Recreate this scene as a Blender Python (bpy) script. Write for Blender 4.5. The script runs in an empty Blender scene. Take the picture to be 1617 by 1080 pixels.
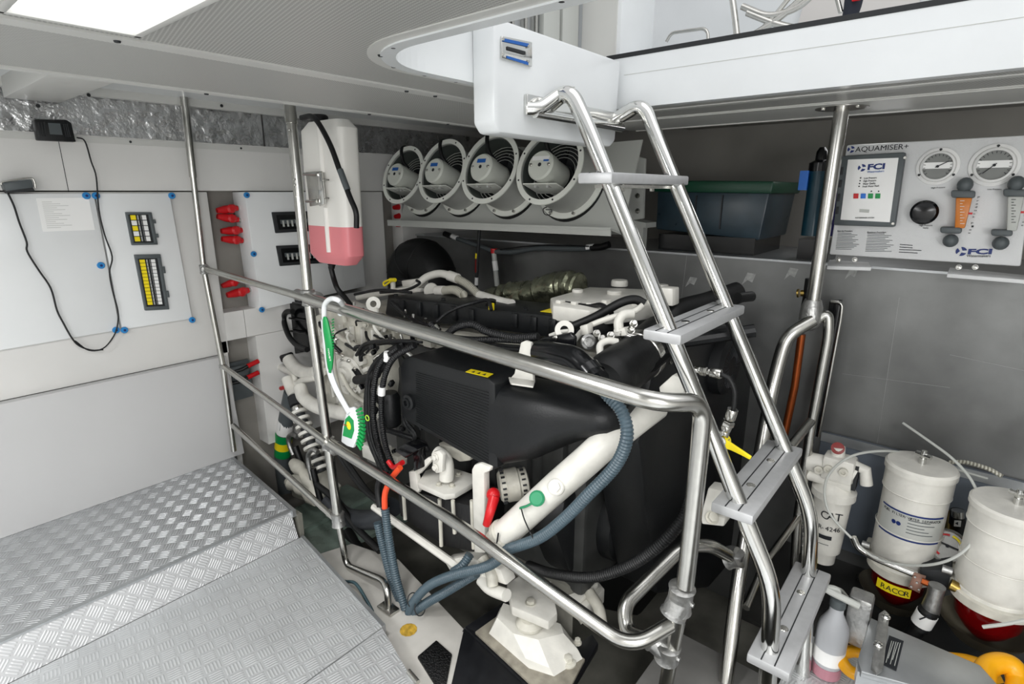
import bpy, bmesh, math, random
from mathutils import Vector, Matrix
random.seed(7)
sc = bpy.context.scene
COL = sc.collection
# ---------------------------------------------------------------- camera, world, light, exposure
FPX, CX, CY = 876.0, 808.5, 540.0            # focal length in pixels of the 1617 px frame
PITCH = math.atan(237 / 876.0)
AZ = math.radians(39.7)
EYE = Vector((0, 0, 1.4))
hd = Vector((math.cos(AZ), math.sin(AZ), 0)); rt = Vector((math.sin(AZ), -math.cos(AZ), 0)); zz = Vector((0, 0, 1))
fw = hd * math.cos(PITCH) - zz * math.sin(PITCH)
upv = hd * math.sin(PITCH) + zz * math.cos(PITCH)
cam_data = bpy.data.cameras.new('camera'); cam = bpy.data.objects.new('camera', cam_data); COL.objects.link(cam)
cam_data.sensor_width = 36; cam_data.lens = 36 * FPX / 1617; cam_data.clip_start = 0.02
cam.matrix_world = Matrix.Translation(EYE) @ Matrix((rt, upv, -fw)).transposed().to_4x4()
sc.camera = cam
world = bpy.data.worlds.new('sky'); sc.world = world; world.use_nodes = True
bg = world.node_tree.nodes['Background']; bg.inputs[0].default_value = (0.98, 0.985, 1.0, 1); bg.inputs[1].default_value = .85
sc.view_settings.view_transform = 'Standard'; sc.view_settings.look = 'None'; sc.view_settings.gamma = 1
sc.view_settings.use_curve_mapping = False
sc.view_settings.exposure = 0.0

def area(name, loc, size, power, direction=(0, 0, -1), color=(1, 1, 1)):
    l = bpy.data.lights.new(name, 'AREA'); l.shape = 'RECTANGLE'; l.size = size[0]; l.size_y = size[1]; l.energy = power; l.color = color
    o = bpy.data.objects.new(name, l); COL.objects.link(o); o.location = loc
    o.rotation_euler = Vector(direction).to_track_quat('-Z', 'Y').to_euler()
    return o
area('lamp_light', (0.31, 0.98, 1.650), (0.15, 0.30), 9)
area('fill_light_aft', (-0.55, -0.5, 1.645), (0.9, 0.5), 46)  # added fill under the ceiling behind the camera, out of view
area('fill_light_side', (-0.9, 1.2, 1.645), (0.5, 0.5), 25)  # second unseen ceiling fill, added to brighten the room
area('fill_light_wall', (-1.55, -1.6, 1.1), (1.2, 0.8), 42, (1, .85, -.05))  # unseen fill panel added on the far wall to brighten the interior
area('hatch_daylight', (1.17, 0.0, 2.6), (1.1, 1.8), 9, (0, 0.12, -1))
area('area_light_locker', (2.62, 0.35, 1.63), (0.12, 0.5), 1.0, (-.2, 0, -1))  # area light in the locker space, no fixture modelled

# ---------------------------------------------------------------- pixel helpers (a ray of the photo met with a plane of the room)
def ray(x, y): return fw + rt * ((x - CX) / FPX) - upv * ((y - CY) / FPX)
def X(x, y, u): d = ray(x, y); return EYE + d * (u / d.x)
def Y(x, y, v): d = ray(x, y); return EYE + d * (v / d.y)
def Z(x, y, z): d = ray(x, y); return EYE + d * ((z - EYE.z) / d.z)
def ZY(p, y):
    """height of the point on the vertical through p that the photo shows at row y"""
    D = p[0] * hd.x + p[1] * hd.y; v = (y - CY) / FPX
    c, s = math.cos(PITCH), math.sin(PITCH)
    return -(D * s + v * D * c) / (c - v * s) + EYE.z
def XS(pts, u=None): return [X(p[0], p[1], p[2] if len(p) > 2 else u) for p in pts]

# ---------------------------------------------------------------- materials
def lin(c):
    if isinstance(c, str):
        c = [int(c[i:i + 2], 16) / 255 for i in (0, 2, 4)]
        c = [x / 12.92 if x <= .04045 else ((x + .055) / 1.055) ** 2.4 for x in c]
    return (c[0], c[1], c[2], 1)
MATS = {}
def mat(name, col, rough=.5, metal=0, noise=0, nscale=8, bump=0, bscale=60, coat=0, emit=0, trans=0, ior=1.45, alpha=1):
    if name in MATS: return MATS[name]
    m = bpy.data.materials.new(name); m.use_nodes = True; MATS[name] = m
    nt = m.node_tree; N = nt.nodes; b = N['Principled BSDF']
    c = lin(col)
    b.inputs['Base Color'].default_value = c; b.inputs['Roughness'].default_value = rough; b.inputs['Metallic'].default_value = metal
    b.inputs['Coat Weight'].default_value = coat; b.inputs['IOR'].default_value = ior
    b.inputs['Transmission Weight'].default_value = trans; b.inputs['Alpha'].default_value = alpha
    if emit:
        b.inputs['Emission Color'].default_value = c; b.inputs['Emission Strength'].default_value = emit
    if noise or bump:
        tc = N.new('ShaderNodeTexCoord')
    if noise:
        t = N.new('ShaderNodeTexNoise'); t.inputs['Scale'].default_value = nscale; t.inputs['Detail'].default_value = 6
        nt.links.new(tc.outputs['Object'], t.inputs['Vector'])
        r = N.new('ShaderNodeMapRange'); r.inputs[1].default_value = .3; r.inputs[2].default_value = .7
        r.inputs[3].default_value = 1 - noise; r.inputs[4].default_value = 1 + noise * .5
        nt.links.new(t.outputs['Fac'], r.inputs[0])
        mx = N.new('ShaderNodeVectorMath'); mx.operation = 'SCALE'; mx.inputs[0].default_value = c[:3]
        nt.links.new(r.outputs[0], mx.inputs['Scale']); nt.links.new(mx.outputs[0], b.inputs['Base Color'])
        r2 = N.new('ShaderNodeMapRange'); r2.inputs[3].default_value = max(.02, rough - noise * .25); r2.inputs[4].default_value = rough + noise * .25
        nt.links.new(t.outputs['Fac'], r2.inputs[0]); nt.links.new(r2.outputs[0], b.inputs['Roughness'])
    if bump:
        t = N.new('ShaderNodeTexNoise'); t.inputs['Scale'].default_value = bscale; t.inputs['Detail'].default_value = 4
        nt.links.new(tc.outputs['Object'], t.inputs['Vector'])
        bp = N.new('ShaderNodeBump'); bp.inputs['Strength'].default_value = min(bump, 1); bp.inputs['Distance'].default_value = .004 * max(1, bump * 1.5)
        nt.links.new(t.outputs['Fac'], bp.inputs['Height']); nt.links.new(bp.outputs[0], b.inputs['Normal'])
    return m

class G:
    """tiny expression builder for math nodes"""
    def __init__(s, nt): s.nt = nt
    def m(s, op, a, b=None, c=None):
        n = s.nt.nodes.new('ShaderNodeMath'); n.operation = op
        for i, v in enumerate((a, b, c)):
            if v is None: continue
            if isinstance(v, (int, float)): n.inputs[i].default_value = v
            else: s.nt.links.new(v, n.inputs[i])
        return n.outputs[0]

def tread_mat(name, col, pitch, rot, metal=.75, rough=.32, strength=.6, barcol=1.25, upright=False):
    """aluminium five-bar tread plate"""
    m = bpy.data.materials.new(name); m.use_nodes = True; nt = m.node_tree; N = nt.nodes; b = N['Principled BSDF']; g = G(nt)
    tc = N.new('ShaderNodeTexCoord'); mp = N.new('ShaderNodeMapping'); mp.inputs['Rotation'].default_value = (0, 0, rot)
    mp.inputs['Scale'].default_value = (1 / pitch,) * 3
    if upright:
        s0 = N.new('ShaderNodeSeparateXYZ'); cb = N.new('ShaderNodeCombineXYZ'); nt.links.new(tc.outputs['Object'], s0.inputs[0])
        nt.links.new(s0.outputs[0], cb.inputs[0]); nt.links.new(s0.outputs[2], cb.inputs[1]); nt.links.new(cb.outputs[0], mp.inputs[0])
    else: nt.links.new(tc.outputs['Object'], mp.inputs[0])
    sp = N.new('ShaderNodeSeparateXYZ'); nt.links.new(mp.outputs[0], sp.inputs[0])
    x, y = sp.outputs[0], sp.outputs[1]
    par = g.m('MODULO', g.m('ABSOLUTE', g.m('ADD', g.m('FLOOR', x), g.m('FLOOR', y))), 2)
    fx, fy = g.m('FRACT', x), g.m('FRACT', y)
    def bars(a, c):   # long in a, repeating in c
        prof = g.m('SMOOTH_MIN', g.m('MULTIPLY', g.m('SUBTRACT', .33, g.m('ABSOLUTE', g.m('SUBTRACT', g.m('FRACT', g.m('MULTIPLY', c, 5)), .5))), 6), 1, .3)
        prof = g.m('MAXIMUM', prof, 0)
        ends = g.m('MINIMUM', g.m('MAXIMUM', g.m('MULTIPLY', g.m('SUBTRACT', .40, g.m('ABSOLUTE', g.m('SUBTRACT', a, .5))), 8), 0), 1)
        return g.m('MULTIPLY', prof, ends)
    h = g.m('ADD', g.m('MULTIPLY', bars(fx, fy), g.m('SUBTRACT', 1, par)), g.m('MULTIPLY', bars(fy, fx), par))
    bp = N.new('ShaderNodeBump'); bp.inputs['Strength'].default_value = strength; bp.inputs['Distance'].default_value = .004
    nt.links.new(h, bp.inputs['Height']); nt.links.new(bp.outputs[0], b.inputs['Normal'])
    ns = N.new('ShaderNodeTexNoise'); ns.inputs['Scale'].default_value = 5; ns.inputs['Detail'].default_value = 5; nt.links.new(tc.outputs['Object'], ns.inputs['Vector'])
    c = lin(col)
    f = g.m('MULTIPLY', g.m('ADD', 1, g.m('MULTIPLY', h, barcol - 1)), g.m('ADD', .82, g.m('MULTIPLY', ns.outputs['Fac'], .36)))
    mx = N.new('ShaderNodeVectorMath'); mx.operation = 'SCALE'; mx.inputs[0].default_value = c[:3]
    nt.links.new(f, mx.inputs['Scale']); nt.links.new(mx.outputs[0], b.inputs['Base Color'])
    b.inputs['Metallic'].default_value = metal
    nt.links.new(g.m('ADD', rough - .08, g.m('MULTIPLY', ns.outputs['Fac'], .16)), b.inputs['Roughness'])
    return m

def perf_mat(name, col, pitch, rot=0, hole=.32, dark=.35):
    """perforated painted metal ceiling sheet"""
    m = bpy.data.materials.new(name); m.use_nodes = True; nt = m.node_tree; N = nt.nodes; b = N['Principled BSDF']; g = G(nt)
    tc = N.new('ShaderNodeTexCoord'); mp = N.new('ShaderNodeMapping'); mp.inputs['Rotation'].default_value = (0, 0, rot)
    mp.inputs['Scale'].default_value = (1 / pitch,) * 3
    nt.links.new(tc.outputs['Object'], mp.inputs[0])
    sp = N.new('ShaderNodeSeparateXYZ'); nt.links.new(mp.outputs[0], sp.inputs[0])
    a = g.m('SUBTRACT', g.m('FRACT', sp.outputs[0]), .5); c_ = g.m('SUBTRACT', g.m('FRACT', sp.outputs[1]), .5)
    d = g.m('SQRT', g.m('ADD', g.m('MULTIPLY', a, a), g.m('MULTIPLY', c_, c_)))
    k = g.m('MINIMUM', g.m('MAXIMUM', g.m('MULTIPLY', g.m('SUBTRACT', d, hole), 8), 0), 1)
    f = g.m('ADD', dark, g.m('MULTIPLY', k, 1 - dark))
    mx = N.new('ShaderNodeVectorMath'); mx.operation = 'SCALE'; mx.inputs[0].default_value = lin(col)[:3]
    nt.links.new(f, mx.inputs['Scale']); nt.links.new(mx.outputs[0], b.inputs['Base Color'])
    b.inputs['Roughness'].default_value = .45
    return m

def stripe_mat(name, c1, c2, freq, axis, metal=0, rough=.5, strength=.5):
    """ribbed or braided surface: stripes along a generated axis with matching bump"""
    m = bpy.data.materials.new(name); m.use_nodes = True; nt = m.node_tree; N = nt.nodes; b = N['Principled BSDF']; g = G(nt)
    tc = N.new('ShaderNodeTexCoord'); sp = N.new('ShaderNodeSeparateXYZ'); nt.links.new(tc.outputs['Object'], sp.inputs[0])
    w = g.m('ADD', .5, g.m('MULTIPLY', g.m('SINE', g.m('MULTIPLY', sp.outputs[axis], freq)), .5))
    mix = N.new('ShaderNodeMix'); mix.data_type = 'RGBA'; mix.inputs[6].default_value = lin(c1); mix.inputs[7].default_value = lin(c2)
    nt.links.new(w, mix.inputs[0]); nt.links.new(mix.outputs[2], b.inputs['Base Color'])
    bp = N.new('ShaderNodeBump'); bp.inputs['Strength'].default_value = strength; bp.inputs['Distance'].default_value = .003
    nt.links.new(w, bp.inputs['Height']); nt.links.new(bp.outputs[0], b.inputs['Normal'])
    b.inputs['Metallic'].default_value = metal; b.inputs['Roughness'].default_value = rough
    return m

M = dict(
    chrome=mat('polished_stainless', 'd9d9d6', .13, 1),
    steel=mat('brushed_stainless', 'c4c3be', .24, 1, noise=.08, nscale=40),
    cast=mat('galvanised_casting', 'b4b4b2', .38, .9, noise=.2, nscale=60, bump=.5, bscale=90),
    alu=mat('bare_aluminium', 'b9bcbe', .4, .85, noise=.12, nscale=12),
    ladder_alu=mat('anodised_tread', 'c0c1c2', .45, .4, noise=.06, nscale=50),
    white=mat('white_gloss_paint', 'e4e7e8', .25, 0, noise=.04, nscale=5),
    cream=mat('cream_wall_panel', 'e0dfdc', .4, noise=.05, nscale=3),
    cabinet=mat('cabinet_white', 'e6e8e8', .3, noise=.03, nscale=4),
    lower=mat('smooth_grey_panel', 'c9c9c9', .45, noise=.03, nscale=2),
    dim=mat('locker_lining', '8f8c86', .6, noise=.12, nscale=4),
    foil=mat('crinkled_foil', 'd4d5d6', .28, .85, noise=.2, nscale=14, bump=2.5, bscale=22),
    trim=mat('trim_paint', 'cfcfcb', .4),
    gasket=mat('dark_gasket', '26282a', .6),
    black=mat('engine_black_paint', '0f1113', .45, noise=.15, nscale=20, bump=.15, bscale=200),
    rubber=mat('black_rubber', '0d0e0f', .5, noise=.2, nscale=30, bump=.15, bscale=120),
    gloss=mat('gloss_black_plastic', '0d0e10', .18),
    wire=mat('black_loom', '101113', .4, bump=.6, bscale=250),
    eng=mat('engine_white_paint', 'dedcd4', .35, noise=.12, nscale=18, bump=.12, bscale=90),
    eng2=mat('engine_cast_ivory', 'cfccc0', .42, noise=.25, nscale=14, bump=.35, bscale=70),
    blue=mat('blue_plastic', '2f86c6', .35), red=mat('red_rubber_boot', 'c3161d', .35), orange=mat('orange_cable', 'e8502a', .4),
    yellow=mat('yellow_plastic', 'f7e01e', .4), amber=mat('yellow_pipe_paint', 'e9a512', .35), green=mat('green_plastic', '12924a', .35),
    darkgreen=mat('dark_green_lid', '0b3d2a', .4), cast_green=mat('green_cap', '2b8a5f', .4),
    hull=mat('bilge_paint', 'a19d95', .5, noise=.3, nscale=6), bilge=mat('dark_bilge', '74736b', .35, noise=.4, nscale=7),
    frame=mat('black_steel_frame', '1a1b1e', .35, noise=.2, nscale=30), paper=mat('paper_label', 'f2f2f0', .5),
    ink=mat('ink', '1c1f24', .6), navy=mat('navy_ink', '1b2f6e', .5), bluelabel=mat('blue_label', '1f5fb0', .4),
    grey=mat('grey_plastic', '53595b', .45), lgrey=mat('light_grey_enamel', 'b9bbb6', .4), panel=mat('panel_white', 'd5d6d6', .35, bump=.2, bscale=300),
    clear=mat('clear_plastic', 'e8eeee', .08, trans=.95, alpha=1), copper=mat('copper_pipe', 'a5542a', .3, .8, noise=.2, nscale=20),
    brass=mat('brass_fitting', 'a98f4f', .3, 1), tank=mat('expansion_tank_plastic', 'f4f2ec', .35), pink=mat('pink_coolant', 'e0808a', .3),
    redglass=mat('red_filter_bowl', '6e0508', .08, trans=.25), lamp=mat('lamp_diffuser', 'ffffff', .5, emit=3.0),
    motor=mat('fan_motor_enamel', 'd6d9d0', .35), duct=mat('fan_duct_enamel', 'a9aaa6', .4, .1, noise=.06), flange=mat('fan_flange_enamel', 'e4e6de', .35),
    wrap=mat('heat_wrap_foil', '7d7f6c', .25, .9, noise=.5, nscale=18, bump=1, bscale=26), dirty=mat('oil_paint', 'cfae62', .5),
    bezel=mat('gauge_bezel', 'f0f0ee', .2), cyan=mat('cyan_blue_plastic', '1f6fd0', .35), violet=mat('violet_filter_housing', '2a2a66', .25), teal=mat('teal_filter_housing', '123a48', .3),
    cloth=mat('dark_blue_cloth', '20242f', .8), beige=mat('beige_wall', 'd8d4d0', .5), orangeflow=mat('orange_flow_scale', 'c8741f', .3),
)
M['tread'] = tread_mat('tread_plate', 'c2c4c5', .047, math.radians(10), metal=.45, rough=.42, strength=.38, barcol=1.12)
M['tread_up'] = tread_mat('tread_plate_worn', 'bdbfc1', .047, math.radians(36), metal=.6, rough=.30, strength=.8)
M['tread_riser'] = tread_mat('tread_plate_riser', 'c0c1c2', .043, math.radians(40), metal=.4, rough=.45, strength=.4, upright=True)
M['perf'] = perf_mat('perforated_ceiling', 'bcbcb8', .0068, math.radians(12), dark=.6)
M['perf_fine'] = perf_mat('perforated_ceiling_fine', 'bfbfbb', .0055, math.radians(45), dark=.6)
M['corr'] = mat('corrugated_grey_conduit', '46565f', .38, noise=.1, nscale=30)
M['mesh'] = stripe_mat('black_radiator_core', '060606', '1c1c1e', 900, 1)
M['braid'] = stripe_mat('steel_braid', '8d8a7c', 'd8d6c8', 700, 1, rough=.35)

# aluminium tank wall: large soft mottling
tankm = mat('tank_aluminium', '7e7f7e', .40, .6, noise=.5, nscale=2.2, bump=.25, bscale=14)
M['tankwall'] = tankm

# ---------------------------------------------------------------- geometry helpers
def fillet(pts, r, n=6):
    """round the corners of a polyline"""
    pts = [Vector(p) for p in pts]; out = [pts[0]]
    for i in range(1, len(pts) - 1):
        a, b, c = pts[i - 1], pts[i], pts[i + 1]
        d1, d2 = (a - b), (c - b); l = min(r, d1.length * .48, d2.length * .48)
        p, q = b + d1.normalized() * l, b + d2.normalized() * l
        for k in range(n + 1):
            t = k / n; out.append(p * (1 - t) ** 2 + b * 2 * t * (1 - t) + q * t * t)
    return out + [pts[-1]]
def smooth(pts, n=8):
    """Catmull-Rom through the points"""
    P = [Vector(p) for p in pts]; P = [P[0] * 2 - P[1]] + P + [P[-1] * 2 - P[-2]]; out = []
    for i in range(1, len(P) - 2):
        for k in range(n):
            t = k / n
            out.append(.5 * ((2 * P[i]) + (P[i + 1] - P[i - 1]) * t + (2 * P[i - 1] - 5 * P[i] + 4 * P[i + 1] - P[i + 2]) * t * t + (3 * P[i] - P[i - 1] - 3 * P[i + 1] + P[i + 2]) * t ** 3))
    return out + [P[-2]]
def basis(axis):
    a = Vector(axis).normalized(); h = Vector((0, 0, 1)) if abs(a.z) < .9 else Vector((1, 0, 0))
    x = h.cross(a).normalized(); return x, a.cross(x), a

class MB:
    def __init__(s): s.bm = bmesh.new()
    def box(s, c, size, rot=None, bev=0, seg=2):
        t = bmesh.new(); bmesh.ops.create_cube(t, size=1)
        for v in t.verts: v.co = Vector((v.co.x * size[0], v.co.y * size[1], v.co.z * size[2]))
        if bev: bmesh.ops.bevel(t, geom=t.edges[:], offset=min(bev, min(size) * .45), segments=seg, affect='EDGES', profile=.5)
        R = rot.to_4x4() if rot is not None else Matrix.Identity(4)
        bmesh.ops.transform(t, matrix=Matrix.Translation(Vector(c)) @ R, verts=t.verts); s.app(t); return s
    def span(s, a, b, bev=0):
        a, b = Vector(a), Vector(b); return s.box((a + b) / 2, [max(abs(x), 1e-4) for x in (b - a)], bev=bev)
    def app(s, t):
        me = bpy.data.meshes.new('tmp'); t.to_mesh(me); t.free(); s.bm.from_mesh(me); bpy.data.meshes.remove(me)
    def lathe(s, prof, o, axis, n=24, cap=True):
        x, y, a = basis(axis); o = Vector(o); rings = []
        for r, h in prof:
            rings.append([s.bm.verts.new(o + a * h + (x * math.cos(k * 2 * math.pi / n) + y * math.sin(k * 2 * math.pi / n)) * max(r, 1e-5)) for k in range(n)])
        for i in range(len(rings) - 1):
            for k in range(n):
                s.bm.faces.new((rings[i][k], rings[i][(k + 1) % n], rings[i + 1][(k + 1) % n], rings[i + 1][k]))
        if cap:
            s.bm.faces.new(rings[0][::-1]); s.bm.faces.new(rings[-1])
        return s
    def cyl(s, a, b, r, r2=None, n=16, bev=0):
        a, b = Vector(a), Vector(b); L = (b - a).length; r2 = r if r2 is None else r2
        if bev: return s.lathe([(r - bev, 0), (r, bev), (r2, L - bev), (r2 - bev, L)], a, b - a, n)
        return s.lathe([(r, 0), (r2, L)], a, b - a, n)
    def tube(s, pts, r, n=12, rf=None, cap=True, closed=False, flat=1):
        pts = [Vector(p) for p in pts]
        q = [pts[0]]
        for p in pts[1:]:
            if (p - q[-1]).length > 1e-5: q.append(p)
        pts = q; N = len(pts); rings = []; x = None
        for i, p in enumerate(pts):
            t = (pts[min(i + 1, N - 1)] - pts[max(i - 1, 0)]).normalized() if not closed else (pts[(i + 1) % N] - pts[i - 1]).normalized()
            if x is None: x = basis(t)[0]
            x = (x - t * x.dot(t)); x = x.normalized() if x.length > 1e-6 else basis(t)[0]
            y = t.cross(x); rr = rf(i / (N - 1)) * r if rf else r
            rings.append([s.bm.verts.new(p + (x * math.cos(k * 2 * math.pi / n) + y * math.sin(k * 2 * math.pi / n) * flat) * rr) for k in range(n)])
        for i in range(N if closed else N - 1):
            A, B_ = rings[i], rings[(i + 1) % N]
            for k in range(n): s.bm.faces.new((A[k], A[(k + 1) % n], B_[(k + 1) % n], B_[k]))
        if cap and not closed: s.bm.faces.new(rings[0][::-1]); s.bm.faces.new(rings[-1])
        return s
    def corr(s, pts, r, pitch=.0085, depth=.17, n=14):
        """corrugated conduit: radius really ripples"""
        P = [Vector(p) for p in pts]; L = sum((P[i + 1] - P[i]).length for i in range(len(P) - 1)); m = max(8, int(L / pitch * 2)); out = []
        acc = 0; i = 0
        for k in range(m + 1):
            d = L * k / m
            while i < len(P) - 2 and acc + (P[i + 1] - P[i]).length < d: acc += (P[i + 1] - P[i]).length; i += 1
            seg = (P[i + 1] - P[i]); out.append(P[i] + seg * min(1, (d - acc) / max(seg.length, 1e-6)))
        return s.tube(out, r, n, rf=lambda t: 1 - depth * (int(round(t * m)) % 2))
    def sphere(s, c, r, sc_=(1, 1, 1), n=16, rot=None):
        t = bmesh.new(); bmesh.ops.create_uvsphere(t, u_segments=n, v_segments=max(6, n // 2), radius=r)
        R = rot.to_4x4() if rot is not None else Matrix.Identity(4)
        bmesh.ops.transform(t, matrix=Matrix.Translation(Vector(c)) @ R @ Matrix.Diagonal((*sc_, 1)), verts=t.verts); s.app(t); return s
    def prism(s, pts, vec, bev=0, seg=2):
        t = bmesh.new(); vec = Vector(vec)
        a = [t.verts.new(Vector(p)) for p in pts]; b = [t.verts.new(Vector(p) + vec) for p in pts]
        t.faces.new(a[::-1]); t.faces.new(b); n = len(a)
        for i in range(n): t.faces.new((a[i], a[(i + 1) % n], b[(i + 1) % n], b[i]))
        bmesh.ops.recalc_face_normals(t, faces=t.faces[:])
        if bev: bmesh.ops.bevel(t, geom=t.edges[:], offset=bev, segments=seg, affect='EDGES', profile=.5, clamp_overlap=True)
        s.app(t); return s
    def loft(s, rings, cap=True):
        R = [[s.bm.verts.new(Vector(p)) for p in r] for r in rings]
        for i in range(len(R) - 1):
            n = len(R[i])
            for k in range(n): s.bm.faces.new((R[i][k], R[i][(k + 1) % n], R[i + 1][(k + 1) % n], R[i + 1][k]))
        if cap: s.bm.faces.new(R[0][::-1]); s.bm.faces.new(R[-1])
        return s
    def hexbolt(s, c, axis, r=.008, h=.006):
        s.lathe([(r * 1.35, 0), (r * 1.35, h * .3)], c, axis, 16); x, y, a = basis(axis)
        return s.lathe([(r, 0), (r, h * .9), (r * .8, h)], Vector(c) + a * h * .3, axis, 6)
    def build(s, name, m, parent=None, label=None, smooth_angle=35):
        bmesh.ops.recalc_face_normals(s.bm, faces=s.bm.faces[:])
        me = bpy.data.meshes.new(name); s.bm.to_mesh(me); s.bm.free()
        o = bpy.data.objects.new(name, me); COL.objects.link(o)
        if parent is not None:
            org = Vector(parent['_org']); o.parent = parent
        else:
            zs = [v.co for v in me.vertices]
            org = Vector(((min(c.x for c in zs) + max(c.x for c in zs)) / 2, (min(c.y for c in zs) + max(c.y for c in zs)) / 2, min(c.z for c in zs)))
            o.location = org
        me.transform(Matrix.Translation(-org)); o['_org'] = tuple(org)
        me.materials.append(M[m] if isinstance(m, str) else m)
        me.polygons.foreach_set('use_smooth', [True] * len(me.polygons)); me.set_sharp_from_angle(angle=math.radians(smooth_angle))
        if label: o['label'] = label
        return o
def tag(o, label=None, cat=None, group=None, kind=None):
    if label: o['label'] = label
    if cat: o['category'] = cat
    if group: o['group'] = group
    if kind: o['kind'] = kind
    return o
def thing(name, loc, label, cat, group=None):
    o = bpy.data.objects.new(name, None); COL.objects.link(o); o.location = loc; o.empty_display_size = .05; o['_org'] = tuple(loc)
    return tag(o, label, cat, group)
def struct(name, mb, m, parent=None):
    o = mb.build(name, m, parent)
    if parent is None: o['kind'] = 'structure'
    return o
def text(s, size, o, xd, yd, m, parent, name='lettering', width=None, ext=.0006, align='LEFT', bold=0):
    cu = bpy.data.curves.new('t', 'FONT'); cu.body = s; cu.size = size; cu.extrude = ext; cu.align_x = align; cu.offset = bold; cu.resolution_u = 3
    ob = bpy.data.objects.new('t', cu); COL.objects.link(ob); bpy.context.view_layer.update()
    me = bpy.data.meshes.new_from_object(ob.evaluated_get(bpy.context.evaluated_depsgraph_get())); bpy.data.objects.remove(ob)
    xs = [v.co.x for v in me.vertices]; k = 1
    if width: k = width / (max(xs) - min(xs))
    xd, yd = Vector(xd).normalized(), Vector(yd).normalized(); zd = xd.cross(yd).normalized()
    Mx = Matrix((xd * k, yd, zd)).transposed().to_4x4(); Mx.translation = Vector(o)
    b = MB(); me.transform(Mx); b.bm.from_mesh(me); bpy.data.meshes.remove(me)
    return b.build(name, m, parent)
U, V_, W = Vector((1, 0, 0)), Vector((0, 1, 0)), Vector((0, 0, 1))
# ---------------------------------------------------------------- the room
VL, UB, ZC = 2.73, 2.35, 1.66      # left wall face, tank wall face, ceiling
def extr(outer, holes, z0, z1):
    """horizontal slab with holes"""
    b = MB(); bm = b.bm; es = []
    for loop in [outer] + holes:
        vs = [bm.verts.new((p[0], p[1], z0)) for p in loop]
        es += [bm.edges.new((vs[i], vs[(i + 1) % len(vs)])) for i in range(len(vs))]
    r = bmesh.ops.triangle_fill(bm, edges=es, use_beauty=True)
    fs = [f for f in bm.faces]
    e = bmesh.ops.extrude_face_region(bm, geom=fs)
    for v in [g for g in e['geom'] if isinstance(g, bmesh.types.BMVert)]: v.co.z = z1
    return b
def rounded_hole(off=0):
    r = .17 + off; u0, u1, v0, v1 = .735 - off, 1.668 + off, -1.2 - off, 1.0 + off; pts = [(u0, v0)]
    cxx, cyy = u0 + r, v1 - r
    for k in range(13):
        a = math.pi - k / 12 * math.pi / 2; pts.append((cxx + r * math.cos(a), cyy + r * math.sin(a)))
    return pts + [(u1, v1), (u1, v0)]
hole = rounded_hole(.006)
lamp_hole = [(.225, .80), (.395, .80), (.395, 1.155), (.225, 1.155)]
UE = 2.30
struct('ceiling', extr([(-1.6, -2.2), (UE, -2.2), (UE, 1.21), (-1.6, 1.21)], [hole, lamp_hole], ZC, ZC + .012), 'perf')
struct('ceiling_edge_panel', MB().span((-1.6, 1.225, ZC), (UE, 1.665, ZC + .012)), 'perf_fine')
t = struct('trim_1', MB().span((-1.6, 1.200, ZC - .004), (UE, 1.245, ZC + .004)), 'trim')
for p in ((180, 67), (690, 151), (640, 144)): q = Z(*p, ZC - .004); MB().lathe([(.006, 0), (.005, .003)], (q.x, 1.222, q.z), (0, 0, -1), 10).build('screw', 'gasket', t)
t2 = struct('trim_2', MB().span((-1.6, 1.655, ZC - .004), (UE, 1.685, ZC + .14)), 'trim')
for u in (.72, 1.25, 1.62, 1.85): MB().lathe([(.006, 0), (.005, .003)], (u, 1.67, ZC - .004), (0, 0, -1), 10).build('screw', 'gasket', t2)
t3 = struct('trim_3', extr(rounded_hole(.055), [rounded_hole(.003)], ZC - .003, ZC - .0005), 'trim')
for u, v in ((.725, .885), (.75, .955), (.83, 1.015), (.93, 1.03), (1.03, 1.03), (1.12, 1.03), (.71, .5), (1.69, .6), (1.69, .1)):
    MB().lathe([(.006, 0), (.0045, .003)], (u, v, ZC - .003), (0, 0, -1), 10).build('screw', 'gasket', t3)
struct('trim_4', MB().span((1.80, -2.2, ZC - .003), (1.83, .99, ZC + .002)).span((1.985, -2.2, ZC - .003), (1.995, 1.0, ZC + .002)), 'trim')
struct('trim_5', MB().span((1.995, -2.2, ZC - .006), (UE, 1.2, ZC - .001)), 'trim')
# higher strip of ceiling against the left wall
struct('ceiling_side', MB().span((-1.6, 1.69, 1.80), (3.2, VL + .05, 1.83)), 'perf_fine')
t = struct('trim_6', MB().span((-1.6, VL - .035, 1.755), (3.0, VL, 1.80)), 'trim')
for x_, y_ in ((33, 149), (87, 155), (108, 143), (350, 167), (60, 167), (140, 150)):
    q = Y(x_, y_, VL - .036); MB().lathe([(.007, 0), (.005, .004)], q, (0, -1, 0), 10).build('screw', 'gasket', t)
struct('trim_7', MB().box((.56, 2.2, 1.76), (.16, 1.05, .08), bev=.004), 'trim')
# coaming of the hatch
ring = rounded_hole(0); ro = rounded_hole(.03); ZD = 1.785
b = MB()
for i in range(len(ring) - 1):
    a0, a1, c0, c1 = ring[i], ring[i + 1], ro[i], ro[i + 1]
    b.prism([(*a0, ZC - .006), (*a1, ZC - .006), (*c1, ZC - .006), (*c0, ZC - .006)], (0, 0, ZD - ZC + .006))
b.span((1.663, -1.19, ZC - .008), (1.70, .995, ZD + .02))
struct('trim_8', b, 'white')
struct('deck_slab', extr([(-1.7, -2.3), (3.3, -2.3), (3.3, 2.8), (-1.7, 2.8)], [rounded_hole(.006)], ZD + .0005, ZD + .012), 'white')
struct('trim_9', MB().span((1.662, -1.19, ZD + .013), (1.72, .995, ZD + .026)), 'gasket')
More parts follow.
